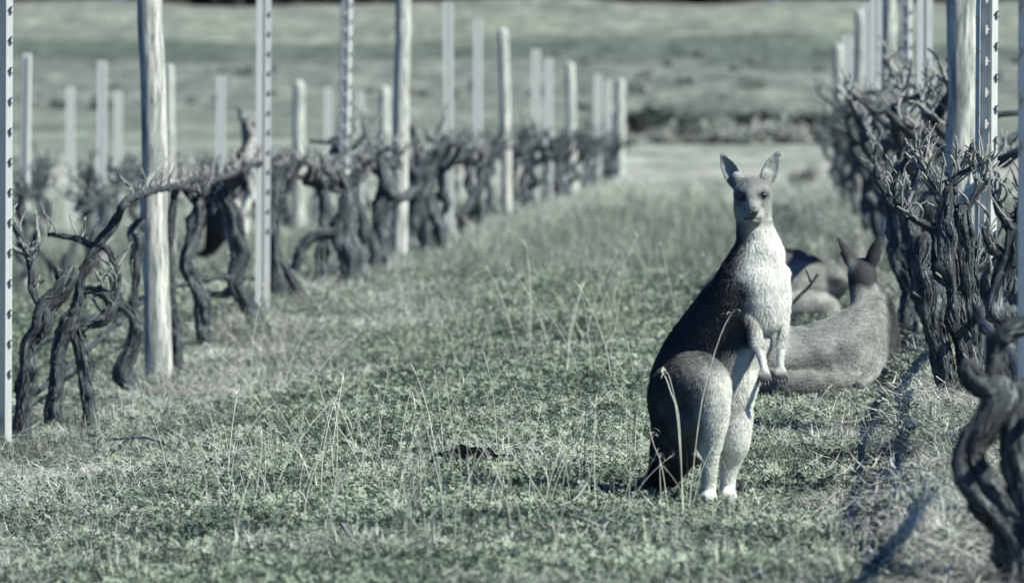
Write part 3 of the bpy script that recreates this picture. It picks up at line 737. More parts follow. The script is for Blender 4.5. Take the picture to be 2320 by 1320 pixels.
m, t, b = mat('kangaroo_nose_skin'); M_NOSE = m
n1 = noise(t, N(t, 'ShaderNodeTexCoord').outputs['Object'], 9); t.links.new(ramp(t, n1, [(.35, (.05, .055, .058)), (.65, (.13, .14, .142))]), b.inputs['Base Color']); b.inputs['Roughness'].default_value = .42
def fur(root, body, colf, count, length, width, lay, seed, lenf=None, lift=.42):
    """short coat: hair curves grown from the skin, laid along the body"""
    me = body.data; r_ = np.random.default_rng(seed); me.calc_loop_triangles()
    nv = len(me.vertices); V = np.empty(nv * 3, np.float32); me.vertices.foreach_get('co', V); V = V.reshape(-1, 3).astype(float)
    VN = np.empty(nv * 3, np.float32); me.vertices.foreach_get('normal', VN); VN = VN.reshape(-1, 3).astype(float)
    T = np.empty(len(me.loop_triangles) * 3, np.int32); me.loop_triangles.foreach_get('vertices', T); T = T.reshape(-1, 3)
    ar = np.linalg.norm(np.cross(V[T[:, 1]] - V[T[:, 0]], V[T[:, 2]] - V[T[:, 0]]), axis=1)
    ti = r_.choice(len(T), count, p=ar / ar.sum()); u = r_.random((count, 2)); fl = u.sum(1) > 1; u[fl] = 1 - u[fl]
    wv = np.c_[1 - u.sum(1), u]; B = (V[T[ti]] * wv[..., None]).sum(1); Nn = (VN[T[ti]] * wv[..., None]).sum(1); Nn /= np.linalg.norm(Nn, axis=1)[:, None] + 1e-9
    ld = lay(B, Nn); ld = ld - Nn * (ld * Nn).sum(1)[:, None]; ld /= np.linalg.norm(ld, axis=1)[:, None] + 1e-6
    cl = Sines(seed + 3, 3, 10, 6, 18); cl2 = Sines(seed + 4, 3, 10, 6, 18)
    ld = ld + np.cross(Nn, ld) * (cl(B) * .28)[:, None] + r_.normal(0, .16, B.shape)
    L = length * r_.uniform(.6, 1.25, count) * (1 + .18 * cl2(B))
    if lenf is not None: L = L * lenf(B, Nn)
    L = np.maximum(L, .0015)
    lf = lift + .12 * cl2(B + 5)
    col = colf(B, Nn); col = col * (1 + r_.normal(0, .13, count) + .06 * cl(B * 1.3))[:, None]
    k = 4; s_ = np.linspace(0, 1, k)
    PT = B[:, None, :] + L[:, None, None] * (s_[None, :, None] * Nn[:, None, :] * lf[:, None, None] * (1 - .45 * s_[None, :, None]) + s_[None, :, None] ** 1.15 * ld[:, None, :] * .92)
    hc = bpy.data.hair_curves.new('fur'); hc.add_curves([k] * count)
    hc.attributes['position'].data.foreach_set('vector', PT.astype(np.float32).ravel())
    ra = hc.attributes.get('radius') or hc.attributes.new('radius', 'FLOAT', 'POINT')
    ra.data.foreach_set('value', (np.tile(np.array([1, .95, .7, .15]), count) * width * .5).astype(np.float32))
    ca = hc.attributes.new('fur_col', 'FLOAT_COLOR', 'CURVE')
    ca.data.foreach_set('color', np.c_[np.clip(col, .004, .9), np.ones(count)].astype(np.float32).ravel())
    hc.materials.append(M_FUR)
    o = bpy.data.objects.new('fur', hc); C.objects.link(o); o.parent = root; return o
def paint(me, colf):
    nv = len(me.vertices); V = np.empty(nv * 3, np.float32); me.vertices.foreach_get('co', V); V = V.reshape(-1, 3).astype(float)
    VN = np.empty(nv * 3, np.float32); me.vertices.foreach_get('normal', VN); VN = VN.reshape(-1, 3).astype(float)
    at = me.attributes.new('fur_col', 'FLOAT_COLOR', 'POINT')
    at.data.foreach_set('color', np.c_[np.clip(colf(V, VN), 0, 1), np.ones(nv)].astype(np.float32).ravel())

def ellipsoid(name, material, c, r, parent, seg=20):
    import bmesh
    bm = bmesh.new(); bmesh.ops.create_uvsphere(bm, u_segments=seg, v_segments=seg // 2 + 2, radius=1)
    me = bpy.data.meshes.new(name); bm.to_mesh(me); bm.free(); me.materials.append(material)
    me.polygons.foreach_set('use_smooth', np.ones(len(me.polygons), bool))
    return link(name, me, parent, c, (0, 0, 0), r)

# --- the standing one, modelled in its own metres: x right, y away, z up, from photo pixels at 816 px per metre
K = 816.0
def q(px, py, y, r): return ((px - 1625) / K, y, (1128 - py) / K, r / K)
def mixv(a, b_, w_): return a * (1 - w_)[:, None] + b_ * w_[:, None]

def build_standing():
    sp = []
    ch = lambda *p: sp.extend(chain([q(*a) for a in p]))
    # trunk of the body from rump to neck
    ch((1556, 960, .09, 78), (1560, 910, .08, 90), (1566, 855, .07, 94), (1594, 790, .05, 88), (1640, 722, .01, 82), (1678, 668, -.025, 76), (1700, 620, -.04, 70), (1716, 578, -.05, 60), (1715, 540, -.055, 46), (1709, 505, -.06, 41), (1704, 470, -.06, 40))
    ch((1720, 690, -.05, 58), (1716, 640, -.06, 64), (1722, 600, -.055, 56))
    ch((1690, 760, -.03, 56), (1662, 840, -.03, 58), (1640, 900, -.01, 62), (1632, 960, .02, 56))
    # head
    ch((1702, 436, -.055, 41), (1703, 440, -.085, 39)); ch((1704, 462, -.07, 43), (1705, 478, -.06, 42))
    ch((1703, 438, -.10, 27), (1704, 452, -.15, 20), (1706, 465, -.20, 15.5), (1706, 471, -.232, 12))
    ch((1703, 478, -.10, 28), (1703, 484, -.16, 18), (1704, 488, -.212, 10.5))
    ch((1678, 427, -.085, 15), (1684, 428, -.108, 11)); ch((1727, 424, -.085, 15), (1722, 426, -.108, 11))
    # right arm (left in the picture) and left arm
    ch((1686, 612, -.05, 30), (1690, 655, -.075, 30), (1700, 705, -.095, 22), (1714, 756, -.11, 14.5), (1724, 788, -.145, 11), (1729, 808, -.168, 9), (1731, 819, -.175, 10.5))
    ch((1762, 612, -.03, 26), (1768, 655, -.04, 22), (1773, 708, -.05, 14.5), (1772, 755, -.06, 11), (1768, 792, -.09, 9), (1767, 808, -.10, 9), (1767, 816, -.10, 10))
    fing = []
    for (cx, cy, yy, sx) in ((1731, 822, -.178, 1), (1767, 818, -.105, 1)):
        for i, (dx, ln) in enumerate(((-13, 13), (-6, 19), (1, 21), (8, 18), (13, 11))):
            a = (cx + dx * .55, cy - 2, yy, 5.0); b2 = (cx + dx * .9, cy + ln * .55, yy - .006, 4.3); c2 = (cx + dx, cy + ln, yy - .002, 3.4)
            ch(a, b2, c2); fing.append((c2, dx, ln))
    # haunches
    ch((1548, 880, -.00, 80), (1575, 848, -.05, 69), (1596, 852, -.09, 57), (1612, 872, -.125, 46), (1614, 915, -.13, 39), (1612, 960, -.115, 30), (1609, 1010, -.10, 21), (1607, 1060, -.085, 17), (1604, 1092, -.07, 18))
    ch((1560, 930, -.03, 64), (1585, 930, -.08, 50)); ch((1590, 985, -.06, 32), (1600, 960, -.09, 34))
    ch((1602, 1094, -.05, 21), (1608, 1107, -.12, 20), (1620, 1113, -.20, 18), (1636, 1117, -.28, 13)); ch((1600, 1112, -.15, 11), (1603, 1121, -.23, 7)); ch((1618, 1112, -.15, 9), (1630, 1121, -.22, 6))
    ch((1630, 880, .05, 66), (1655, 900, .0, 45), (1668, 925, -.03, 36), (1664, 980, -.02, 34), (1656, 1020, .0, 23), (1650, 1060, .01, 18), (1648, 1094, .02, 18))
    ch((1648, 1094, .02, 19), (1655, 1106, -.05, 18), (1664, 1112, -.13, 16), (1676, 1116, -.21, 12)); ch((1658, 1114, -.08, 9), (1664, 1121, -.14, 6))
    # tail, thick at the root, resting on the ground behind
    ch((1545, 960, .13, 70), (1524, 1010, .22, 55), (1508, 1052, .32, 43), (1490, 1085, .44, 33), (1462, 1106, .58, 24), (1430, 1114, .74, 17), (1400, 1119, .90, 11), (1385, 1121, 1.0, 7))
    ears = [ear_shell(q(1672, 416, -.055, 0)[:3], q(1633, 347, -.05, 0)[:3], (1, -.25, .2), (.1, -1, 0), 21 / K, .0125),
            ear_shell(q(1732, 412, -.055, 0)[:3], q(1765, 341, -.05, 0)[:3], (1, .30, .2), (.35, -1, 0), 21 / K, .0125)]
    sp += chain([q(1676, 415, -.06, 15), q(1667, 396, -.055, 10)]) + chain([q(1728, 412, -.06, 15), q(1737, 392, -.055, 10)])
    me = blobs_to_mesh('body', sp, ears, .0042, 5)
    ns = Sines(91, 3, 12, 3, 12); ns2 = Sines(92, 3, 12, 14, 40)
    def colf(V, Nn):
        px = 1625 + V[:, 0] * K; py = 1128 - V[:, 2] * K; y = V[:, 1]; nz = ns(V) * 6
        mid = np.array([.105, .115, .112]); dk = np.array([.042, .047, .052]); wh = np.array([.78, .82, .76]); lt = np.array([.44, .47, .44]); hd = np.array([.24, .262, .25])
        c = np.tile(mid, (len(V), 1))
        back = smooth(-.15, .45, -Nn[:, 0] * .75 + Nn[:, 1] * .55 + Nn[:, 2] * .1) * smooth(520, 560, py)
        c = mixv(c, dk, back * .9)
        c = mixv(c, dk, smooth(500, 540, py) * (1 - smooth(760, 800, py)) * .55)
        # haunch and flank, sunlit right side painted paler than the left
        c = mixv(c, np.array([.26, .28, .268]), smooth(765, 810, py) * smooth(1520, 1625, px + 2 * nz) * smooth(.1, -.05, y))
        # pale front: throat, chest, belly
        xb = np.interp(py, [480, 505, 530, 600, 640, 700, 760, 800, 840, 880, 920, 960, 1010], [1676, 1676, 1680, 1684, 1690, 1698, 1696, 1680, 1662, 1652, 1645, 1640, 1632])
        front = smooth(-24, 28, px - xb + nz * 1.6) * smooth(.5, -.1, Nn[:, 1]) * smooth(488, 512, py)
        c = mixv(c, wh, front)
        # lower legs, inner thighs
        leg = smooth(860, 960, py) * smooth(1560, 1612, px + nz) * smooth(.16, .02, y)
        c = mixv(c, np.array([.64, .68, .63]), leg * .9)
        knee = smooth(795, 845, py) * smooth(1585, 1630, px + nz) * smooth(.05, -.06, y)
        c = mixv(c, np.array([.72, .76, .70]), knee * .88)  # pale knee fur, brightened to paint in the sunlit thigh
        foot = smooth(1085, 1105, py) * smooth(.10, .04, y)
        c = mixv(c, np.array([.36, .38, .355]), foot * .9)
        # arms
        arm = smooth(700, 760, py) * smooth(830, 815, py) * smooth(1690, 1704, px) * smooth(-.045, -.06, y)
        c = mixv(c, lt, arm * .8)
        paw = smooth(812, 832, py) * smooth(1700, 1712, px) * smooth(-.08, -.09, y) * (py < 870)
        c = mixv(c, np.array([.16, .17, .17]), paw)
        # head
        h = smooth(506, 488, py)
        hc_ = np.tile(hd, (len(V), 1))
        hc_ = mixv(hc_, np.array([.36, .385, .365]), smooth(455, 480, py) * smooth(-.20, -.13, y) * .9)
        hc_ = mixv(hc_, np.array([.17, .185, .18]), smooth(418, 404, py) * smooth(352, 372, py) * smooth(-.045, -.07, y) * .5 * (np.abs(px - 1702) < 30))
        br = np.exp(-((px - 1705) / 13) ** 2) * smooth(-.10, -.15, y) * smooth(470, 440, py)
        hc_ = mixv(hc_, np.array([.20, .215, .21]), br * .6)
        for ex, ey in ((1678, 441), (1727, 437)):
            hc_ = mixv(hc_, np.array([.022, .026, .03]), np.exp(-(((px - ex) / 16) ** 2 + ((py - ey) / 11.5) ** 2) ** 1.5) * smooth(-.02, -.05, y))  # dark eye rings, widened with socket shade painted into the fur
        nose = smooth(-.232, -.240, y) * (py < 482)
        hc_ = mixv(hc_, np.array([.07, .075, .08]), nose)
        hc_ = mixv(hc_, np.array([.03, .034, .036]), np.exp(-((py - 485.5 - np.abs(px - 1705) * .12) / 2.6) ** 2) * smooth(-.13, -.16, y) * .9)
        ear = smooth(404, 394, py)
        ec = np.where((Nn[:, 1] < -.05)[:, None], np.array([.34, .365, .35])[None], np.array([.09, .1, .1])[None])
        tipd = smooth(356, 347, py) * .5
        ec = mixv(ec, np.array([.07, .075, .075]), tipd)
        hc_ = mixv(hc_, ec, ear)
        c = mixv(c, hc_, h)
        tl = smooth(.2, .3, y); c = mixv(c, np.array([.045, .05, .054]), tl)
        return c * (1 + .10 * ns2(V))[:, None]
    return me, colf, fing

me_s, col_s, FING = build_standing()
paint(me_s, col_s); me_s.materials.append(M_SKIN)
bx, bd = P(1625, 1128, 14.7)[0], 14.7
roo = empty('kangaroo', (bx, bd, P(1625, 1128, 14.7)[2] - .03)); roo.scale = (1, 1, 1.03)
body = link('body', me_s, roo)
PARTS = [body]
_v = np.empty(len(me_s.vertices) * 3, np.float32); me_s.vertices.foreach_get('co', _v); _v = _v.reshape(-1, 3)
def skin_y(px, py, rr=5):
    m_ = ((1625 + _v[:, 0] * K - px) ** 2 + (1128 - _v[:, 2] * K - py) ** 2 < rr * rr); return float(_v[m_, 1].min())
for ex, ey in ((1679.5, 441), (1727, 437.5)):
    yy = skin_y(ex, ey, 3); c = q(ex, ey, yy + .0035, 0); PARTS.append(ellipsoid('eye', M_EYE, c[:3], (.0112, .0090, .0092), roo))
yy = skin_y(1706, 471, 4); c = q(1706, 470, yy + .003, 0); PARTS.append(ellipsoid('nose', M_NOSE, c[:3], (.0135, .0085, .0085), roo))
for dx in (-7, 7):
    c = q(1706 + dx, 473, yy - .0015, 0); PARTS.append(ellipsoid('nostril', M_CLAW, c[:3], (.0042, .0045, .0030), roo, 12))
cl_me = {}
for (c2, dx, ln) in FING:
    mb = MB(); a = np.array(q(*c2)[:3]); h = np.array(q(c2[0] + dx * .12, c2[1] + 8, c2[2] - .004, 0)[:3]); e = np.array(q(c2[0] + dx * .05, c2[1] + 17, c2[2] + .004, 0)[:3])
    tube(mb, [(*(a - (h - a) * .3), .0036), (*h, .0030), (*e, .0010)], 8, 0, 0, 0, 2, .003)
    PARTS.append(link('claw', mb.mesh('claw', M_CLAW), roo))
for (tx, ty, yy) in ((1638, 1118, -.285), (1603, 1123, -.24), (1631, 1121, -.235), (1678, 1118, -.215), (1665, 1122, -.15)):
    mb = MB(); a = np.array(q(tx, ty - 2, yy + .01, 0)[:3])
    tube(mb, [(*a, .006), (*(a + (0.001, -.022, -.002)), .0045), (*(a + (0.002, -.04, -.008)), .0012)], 8, 0, 0, 0, 2, .004)
    PARTS.append(link('claw', mb.mesh('claw', M_CLAW), roo))
def lay_s(B, Nn):
    py = 1128 - B[:, 2] * K; h = smooth(505, 488, py)[:, None]; e = smooth(405, 392, py)[:, None]
    d = np.tile(np.array([-.12, .12, -1.0]), (len(B), 1)); hd = np.tile(np.array([0, .9, .25]), (len(B), 1)); er = np.tile(np.array([0, 0, 1.]), (len(B), 1))
    return (d * (1 - h) + hd * h) * (1 - e) + er * e
def len_s(B, Nn):
    py = 1128 - B[:, 2] * K; y = B[:, 1]
    l = .45 + .55 * smooth(470, 540, py); l = l * (1 - .55 * smooth(400, 390, py)) * (1 - .5 * smooth(1040, 1090, py)) * np.where((py > 770) & (B[:, 0] > .09) & (y < -.05), .26, 1) * (1 - .45 * smooth(880, 980, py))
    l = l * (1 - .75 * smooth(-.14, -.19, np.where(py < 500, y, 0)))
    for ex, ey in ((1678, 441), (1727, 437)):
        l = l * (1 - .85 * ((np.abs(1625 + B[:, 0] * K - ex) < 11) & (np.abs(py - ey) < 10) & (y < -.06)))
    return l
PARTS.append(fur(roo, body, col_s, 230000, .0125, .0008, lay_s, 61, len_s))
tag(roo, 'kangaroo standing upright in the grass facing the camera, white chest and raised ears', 'kangaroo', 'kangaroos in the vineyard')

# --- the far one half hidden by the steel post: a copy of the first, taller
far = roo.copy(); C.objects.link(far)
for o in PARTS:
    c = o.copy(); C.objects.link(c); c.parent = far
px_ = P(531, 600, 45)[0]; far.location = (px_, 45, P(577, 588, 45)[2]); far.scale = (1.36, 1.36, 1.36); far.rotation_euler = (0, 0, rad(4))
tag(far, 'blurred upright kangaroo half hidden behind the bright grooved steel post', 'kangaroo', 'kangaroos in the vineyard')

def simple_roo(label, d, K2, px0, py0, chains, ears, colf, eyes, voxel, fcount, flen, fwid, lay, sm=6, lenf=None):
    qq = lambda a: ((a[0] - px0) / K2, a[2], (py0 - a[1]) / K2, a[3] / K2)
    sp = []
    for chn in chains: sp += chain([qq(a) for a in chn])
    sh = [ear_shell(qq(e[0])[:3], qq(e[1])[:3], e[2], e[3], e[4] / K2, .010) for e in ears]
    me = blobs_to_mesh('body', sp, sh, voxel, sm); cf = lambda V, Nn: colf(px0 + V[:, 0] * K2, py0 - V[:, 2] * K2, V[:, 1], V, Nn)
    paint(me, cf); me.materials.append(M_SKIN)
    p = P(px0, py0, d); root = empty('kangaroo', p); bo = link('body', me, root)
    for e in eyes: ellipsoid('eye', M_EYE, qq(e)[:3], (e[3] / K2,) * 3, root)
    fur(root, bo, cf, fcount, flen, fwid, lay, 70 + int(d), lenf)
    tag(root, label, 'kangaroo', 'kangaroos in the vineyard'); return root

nA = Sines(95, 3, 12, 2, 9)
def colA(px, py, y, V, Nn):
    c = np.tile(np.array([.34, .365, .345]), (len(V), 1))
    c = mixv(c, np.array([.50, .53, .50]), smooth(-.2, .9, nA(V)) * .7)
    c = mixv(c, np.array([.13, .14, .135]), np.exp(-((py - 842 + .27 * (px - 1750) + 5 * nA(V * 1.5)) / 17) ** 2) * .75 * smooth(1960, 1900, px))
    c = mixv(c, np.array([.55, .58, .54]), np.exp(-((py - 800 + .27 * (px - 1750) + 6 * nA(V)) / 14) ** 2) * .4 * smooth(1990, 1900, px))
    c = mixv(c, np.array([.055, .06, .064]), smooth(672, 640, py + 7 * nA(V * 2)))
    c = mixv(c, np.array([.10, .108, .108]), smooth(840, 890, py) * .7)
    c = mixv(c, np.array([.42, .45, .43]), np.exp(-(((px - 1926) / 9) ** 2 + ((py - 606) / 14) ** 2)) * .9)  # lit spot on the cheek, painted into the coat
    c = mixv(c, np.array([.07, .075, .078]), smooth(2004, 2016, px) * smooth(640, 690, py))  # vine shadow painted into the coat along the right rim
    return c
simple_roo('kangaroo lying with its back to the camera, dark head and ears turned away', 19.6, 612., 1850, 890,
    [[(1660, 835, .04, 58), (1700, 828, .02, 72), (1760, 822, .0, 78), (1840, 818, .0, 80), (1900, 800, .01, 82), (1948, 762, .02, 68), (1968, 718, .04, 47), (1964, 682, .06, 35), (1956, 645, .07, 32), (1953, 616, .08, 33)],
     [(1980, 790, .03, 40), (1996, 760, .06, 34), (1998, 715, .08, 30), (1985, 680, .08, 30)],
     [(2010, 800, .09, 22), (2022, 770, .10, 18), (2016, 720, .10, 16), (2000, 684, .09, 16), (1986, 660, .08, 18)],  # rim swell that carries the painted vine shadow
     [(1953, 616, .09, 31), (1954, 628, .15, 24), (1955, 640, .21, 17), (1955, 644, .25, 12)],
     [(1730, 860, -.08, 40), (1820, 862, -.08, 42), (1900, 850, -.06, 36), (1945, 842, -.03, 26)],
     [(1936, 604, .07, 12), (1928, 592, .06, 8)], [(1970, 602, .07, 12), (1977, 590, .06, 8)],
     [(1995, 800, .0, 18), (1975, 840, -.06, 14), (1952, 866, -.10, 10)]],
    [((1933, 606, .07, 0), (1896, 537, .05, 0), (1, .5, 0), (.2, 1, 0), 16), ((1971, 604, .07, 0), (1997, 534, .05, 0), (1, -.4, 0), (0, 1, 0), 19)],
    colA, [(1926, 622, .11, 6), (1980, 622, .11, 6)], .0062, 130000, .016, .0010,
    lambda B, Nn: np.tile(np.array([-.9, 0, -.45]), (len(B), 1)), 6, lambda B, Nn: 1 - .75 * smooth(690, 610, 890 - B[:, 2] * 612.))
nB = Sines(96, 3, 12, 2, 8)
def colB(px, py, y, V, Nn):
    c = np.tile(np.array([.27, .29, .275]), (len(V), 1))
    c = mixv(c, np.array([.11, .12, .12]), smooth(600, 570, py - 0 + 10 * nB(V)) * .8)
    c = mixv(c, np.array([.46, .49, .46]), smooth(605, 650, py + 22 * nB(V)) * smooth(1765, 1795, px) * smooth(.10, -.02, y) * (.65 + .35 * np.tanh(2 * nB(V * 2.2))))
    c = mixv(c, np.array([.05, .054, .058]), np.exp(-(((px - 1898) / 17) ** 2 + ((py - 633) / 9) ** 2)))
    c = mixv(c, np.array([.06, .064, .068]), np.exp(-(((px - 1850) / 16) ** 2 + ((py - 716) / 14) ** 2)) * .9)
    return c
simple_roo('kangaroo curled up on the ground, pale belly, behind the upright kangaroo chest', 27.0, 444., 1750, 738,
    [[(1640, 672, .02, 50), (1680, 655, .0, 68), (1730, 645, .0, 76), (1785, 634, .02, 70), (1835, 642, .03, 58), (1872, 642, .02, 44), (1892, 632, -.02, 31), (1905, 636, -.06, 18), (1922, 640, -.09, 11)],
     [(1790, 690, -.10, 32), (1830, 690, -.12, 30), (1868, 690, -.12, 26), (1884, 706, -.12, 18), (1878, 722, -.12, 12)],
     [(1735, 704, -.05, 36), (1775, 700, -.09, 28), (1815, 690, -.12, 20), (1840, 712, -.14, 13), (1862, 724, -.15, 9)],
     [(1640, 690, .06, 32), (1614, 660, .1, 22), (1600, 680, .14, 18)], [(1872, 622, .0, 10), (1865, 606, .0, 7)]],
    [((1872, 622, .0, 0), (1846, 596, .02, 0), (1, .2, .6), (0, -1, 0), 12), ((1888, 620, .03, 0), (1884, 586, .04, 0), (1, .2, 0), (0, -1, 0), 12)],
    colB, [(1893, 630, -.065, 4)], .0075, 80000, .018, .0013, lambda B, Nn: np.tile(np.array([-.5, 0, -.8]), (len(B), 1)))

# ------------------------------------------------------------------ small things on the ground
def ground_stick(px_pts, label, r, seed, matl=M_FALLEN, up=.012, name='fallen_cane', group='fallen canes on the ground'):
    """pixel points lying on the ground"""
    pts = []
    for (px, py, h) in px_pts:
        lo, hi = 9., 60.
        for _ in range(40):                       # where the ray meets the ground
            md = (lo + hi) / 2; p = P(px, py, md)
            if p[2] > Gs(p[0], md): lo = md
            else: hi = md
        p = P(px, py, lo); pts.append((p[0], lo, Gs(p[0], lo) + up + h, r))
    pts = np.array(pts); pts[-1, 3] *= .6; o3 = pts[0, :3].copy(); mb = MB()
    tube(mb, pts, 9, .10, .06, 4, seed, r * .9); o = link(name, mb.mesh(name, matl, off=o3), None, o3)
    tag(o, label, 'stick', group); return o
ground_stick([(1670, 1122, 0), (1720, 1118, .01), (1770, 1115, .01), (1822, 1113, 0)], 'pale stick lying beside the standing kangaroo feet', .010, 1, up=.02)
ground_stick([(1676, 1135, 0), (1720, 1130, .0), (1760, 1138, 0), (1800, 1132, 0)], 'thinner split stick in front of the pale stick by the kangaroo feet', .007, 2, up=.016)
ground_stick([(245, 1026, .01), (310, 1028, .02), (345, 1032, .02), (400, 1048, .01)], 'thin dark twig on the clover below the left front vines', .006, 3, M_CANE, up=.04)
ground_stick([(1935, 1290, 0), (1985, 1240, .01), (2020, 1195, .01), (2032, 1165, .02), (2014, 1150, .01)], 'pale bent cane curving beside the long dark furrow at lower right', .0042, 4, up=.03)
ground_stick([(2125, 1192, 0), (2160, 1206, .02), (2200, 1204, .02), (2246, 1188, 0)], 'pale curved cane lying left of the closest vine trunk', .006, 5, up=.04)
ground_stick([(775, 1250, .02), (795, 1272, .01), (828, 1304, 0)], 'short pale straw piece in the grass at the bottom edge', .0045, 6, up=.05)
ground_stick([(480, 884, 0), (540, 880, .0), (620, 894, 0)], 'pale pruned cane in the straw right of the closest wooden post', .010, 7, up=.03)
ground_stick([(712, 716, 0), (780, 712, 0), (880, 720, 0)], 'pale pruned cane on grass below the slotted steel post', .011, 8, up=.03)
ground_stick([(1330, 1160, .02), (1300, 1182, .0), (1250, 1200, .0)], 'pale dry blade bent at its end in the middle foreground', .0035, 9, up=.06)
ground_stick([(1392, 846, .0), (1430, 852, .0), (1475, 858, 0)], 'pale stick behind the back of the standing kangaroo', .011, 10, up=.04)
ground_stick([(1960, 940, 0), (2050, 925, .01), (2150, 905, .02)], 'long dark cane on the bank under the shaggy vine', .006, 11, M_CANE, up=.04)
ground_stick([(1858, 872, .0), (1900, 850, .03), (1960, 830, .02), (2000, 815, 0)], 'pale dry cane lying against the lying kangaroo', .007, 12, up=.04)
# the forked branch standing between the kangaroos
br = MB(); o3 = P(1790, 735, 20.4)
tube(br, path([(1776, 720, 3.25, 20.4), (1800, 682, 3.90, 20.4), (1832, 650, 3.58, 20.4), (1852, 622, 2.60, 20.4)], 20.4), 9, .1, .05, 3, 21, .008)
tube(br, path([(1838, 640, 3.25, 20.4), (1832, 624, 2.93, 20.4), (1826, 612, 1.95, 20.4)], 20.4), 8, .1, .05, 1, 22, .008)
tube(br, path([(1776, 720, 3.25, 20.4), (1760, 760, 3.58, 20.4), (1740, 830, 3.90, 20.4)], 20.4), 8, .1, .05, 1, 23, .01)
tag(link('dead_branch', br.mesh('dead_branch', M_BARK, off=o3), None, o3), 'dark forked dead branch sticking up between the kangaroos', 'branch')

m, t, b = mat('dark_soil_clod'); M_CLOD = m  # near-black soil, with clover shade put into the colour
n1 = noise(t, N(t, 'ShaderNodeTexCoord').outputs['Object'], 30, 6, .7); t.links.new(ramp(t, n1, [(.35, (.005, .007, .010)), (.65, (.018, .022, .028))]), b.inputs['Base Color']); b.inputs['Roughness'].default_value = 1; b.inputs['Specular IOR Level'].default_value = 0; bump(t, b, n1, 1, .02)
def clod(px, d, sx, sy, sz, label, seed):
    import bmesh
    bm = bmesh.new(); bmesh.ops.create_icosphere(bm, subdivisions=4, radius=1); s3 = Sines(seed, 3, 14, .3, 1.5)
    for v in bm.verts: v.co *= 1 + .28 * float(s3(np.array(v.co[:]))); v.co.z = max(v.co.z, -.4)
    me = bpy.data.meshes.new('soil_clod'); bm.to_mesh(me); bm.free(); me.materials.append(M_CLOD)
    me.polygons.foreach_set('use_smooth', np.ones(len(me.polygons), bool))
    x = P(px, 660, d)[0]; o = link('soil_clod', me, None, (x, d, Gs(x, d) + .02), (0, 0, 0), (sx, sy, sz)); tag(o, label, 'clod', 'dark clods in the grass')
clod(1040, 15.75, .095, .06, .058, 'dark spiky lump standing in for shade in the grass left of the standing kangaroo', 1)  # mostly shade among the clover, built as a dark lump
clod(1100, 15.8, .07, .04, .045, 'low dark lump extending the shade stand-in to the right', 2)
clod(1880, 15.85, .032, .024, .045, 'small dark clod on the straw right of the kangaroo feet', 3)
clod(1512, 28.5, .07, .05, .05, 'dark clod in the grass left of the standing kangaroo back', 4)

# ------------------------------------------------------------------ bushes and far trees
def leaf_cloud(n, size, seed, flat=.0, shell=.45, soft=0):
    r_ = np.random.default_rng(seed); 
    cc = r_.normal(size=(14, 3)); cc /= np.linalg.norm(cc, axis=1)[:, None]; cc *= r_.uniform(.2, .72, (14, 1)); cr = r_.uniform(.25, .48, 14)
    k = r_.integers(0, 14, n); v = r_.normal(size=(n, 3)); v /= np.linalg.norm(v, axis=1)[:, None]
    c = cc[k] + v * (cr[k] * r_.uniform(shell, 1, n))[:, None]
    if soft: c = c * (1 + abs(r_.normal(0, soft, n)))[:, None]
    d1 = r_.normal(size=(n, 3)); d1 /= np.linalg.norm(d1, axis=1)[:, None]; d2 = np.cross(d1, r_.normal(size=(n, 3))); d2 /= np.linalg.norm(d2, axis=1)[:, None]
    s_ = size * r_.uniform(.6, 1.4, n)[:, None]
    V = np.stack([c - d1 * s_, c + d2 * s_ * .45, c + d1 * s_, c - d2 * s_ * .45], 1).reshape(-1, 3)
    f = np.arange(n * 4).reshape(n, 4).tolist(); mb = MB(); mb.add(V, f); return mb
BUSHM = [leaf_cloud(1500, .11, 800 + i, soft=.7).mesh('foliage', M_BUSH, False) for i in range(3)]
def bush(px, d, sx, sz, label, k, me=None):
    x = P(px, 660, d)[0]; z = Gs(x, d); root = empty('bush', (x, d, z))
    o = link('foliage', me or BUSHM[k % 3], root, (0, 0, sz * .8), (0, 0, k * 1.3), (sx, sx, sz))
    mb = MB(); tube(mb, [(0, 0, -.1, sx * .05), (0, 0, sz * .5, sx * .04), (sx * .1, 0, sz, sx * .02)], 7, .1, .05, 1, k, .1); link('stem', mb.mesh('stem', M_BARK), root)
    tag(root, label, 'bush', 'bushes at the foot of the hill'); return root
bush(1505, 222, 1.9, .62, 'widest dark blurred bush, below the hill right of the end post', 0)
bush(1452, 224, 1.2, .5, 'smaller dark bush merging with the left side of the widest bush', 3)
bush(1722, 226, 1.3, .55, 'dark blurred bush above the left ear of the standing kangaroo', 1)
bush(1845, 227, 1.5, .45, 'low dark bush near the right row tops', 2)
bush(1785, 228, 1.1, .4, 'little dark bush in the gap between two larger ones above the kangaroo', 4)
bush(1825, 96, .36, .34, 'round grey bush right of the standing kangaroo ears', 5, leaf_cloud(2200, .08, 811).mesh('foliage', M_SCRUB, False))
TREEM = [leaf_cloud(3200, .085, 820 + i).mesh('crown', M_TREE, False) for i in range(3)]
mb = MB(); tube(mb, [(0, 0, -.5, .35), (.1, 0, 2, .28), (0, .1, 4.5, .15)], 9, .1, .08, 2, 9, .3); TRUNK = mb.mesh('trunk', M_BARK)
for i in range(44):
    x = -100 + i * 3.9 + random.uniform(-2, 2); y = 668 + random.uniform(-6, 8); root = empty('tree', (x, y, Gs(x, y)), random.uniform(0, 6))
    link('trunk', TRUNK, root); s_ = random.uniform(4.2, 6.0); link('crown', TREEM[i % 3], root, (0, 0, s_ * .40), (0, 0, 0), (s_, s_, s_ * .9))
    tag(root, 'dark tree of the far line on the hill crest along the top photo edge', 'tree', 'trees on the hill crest')

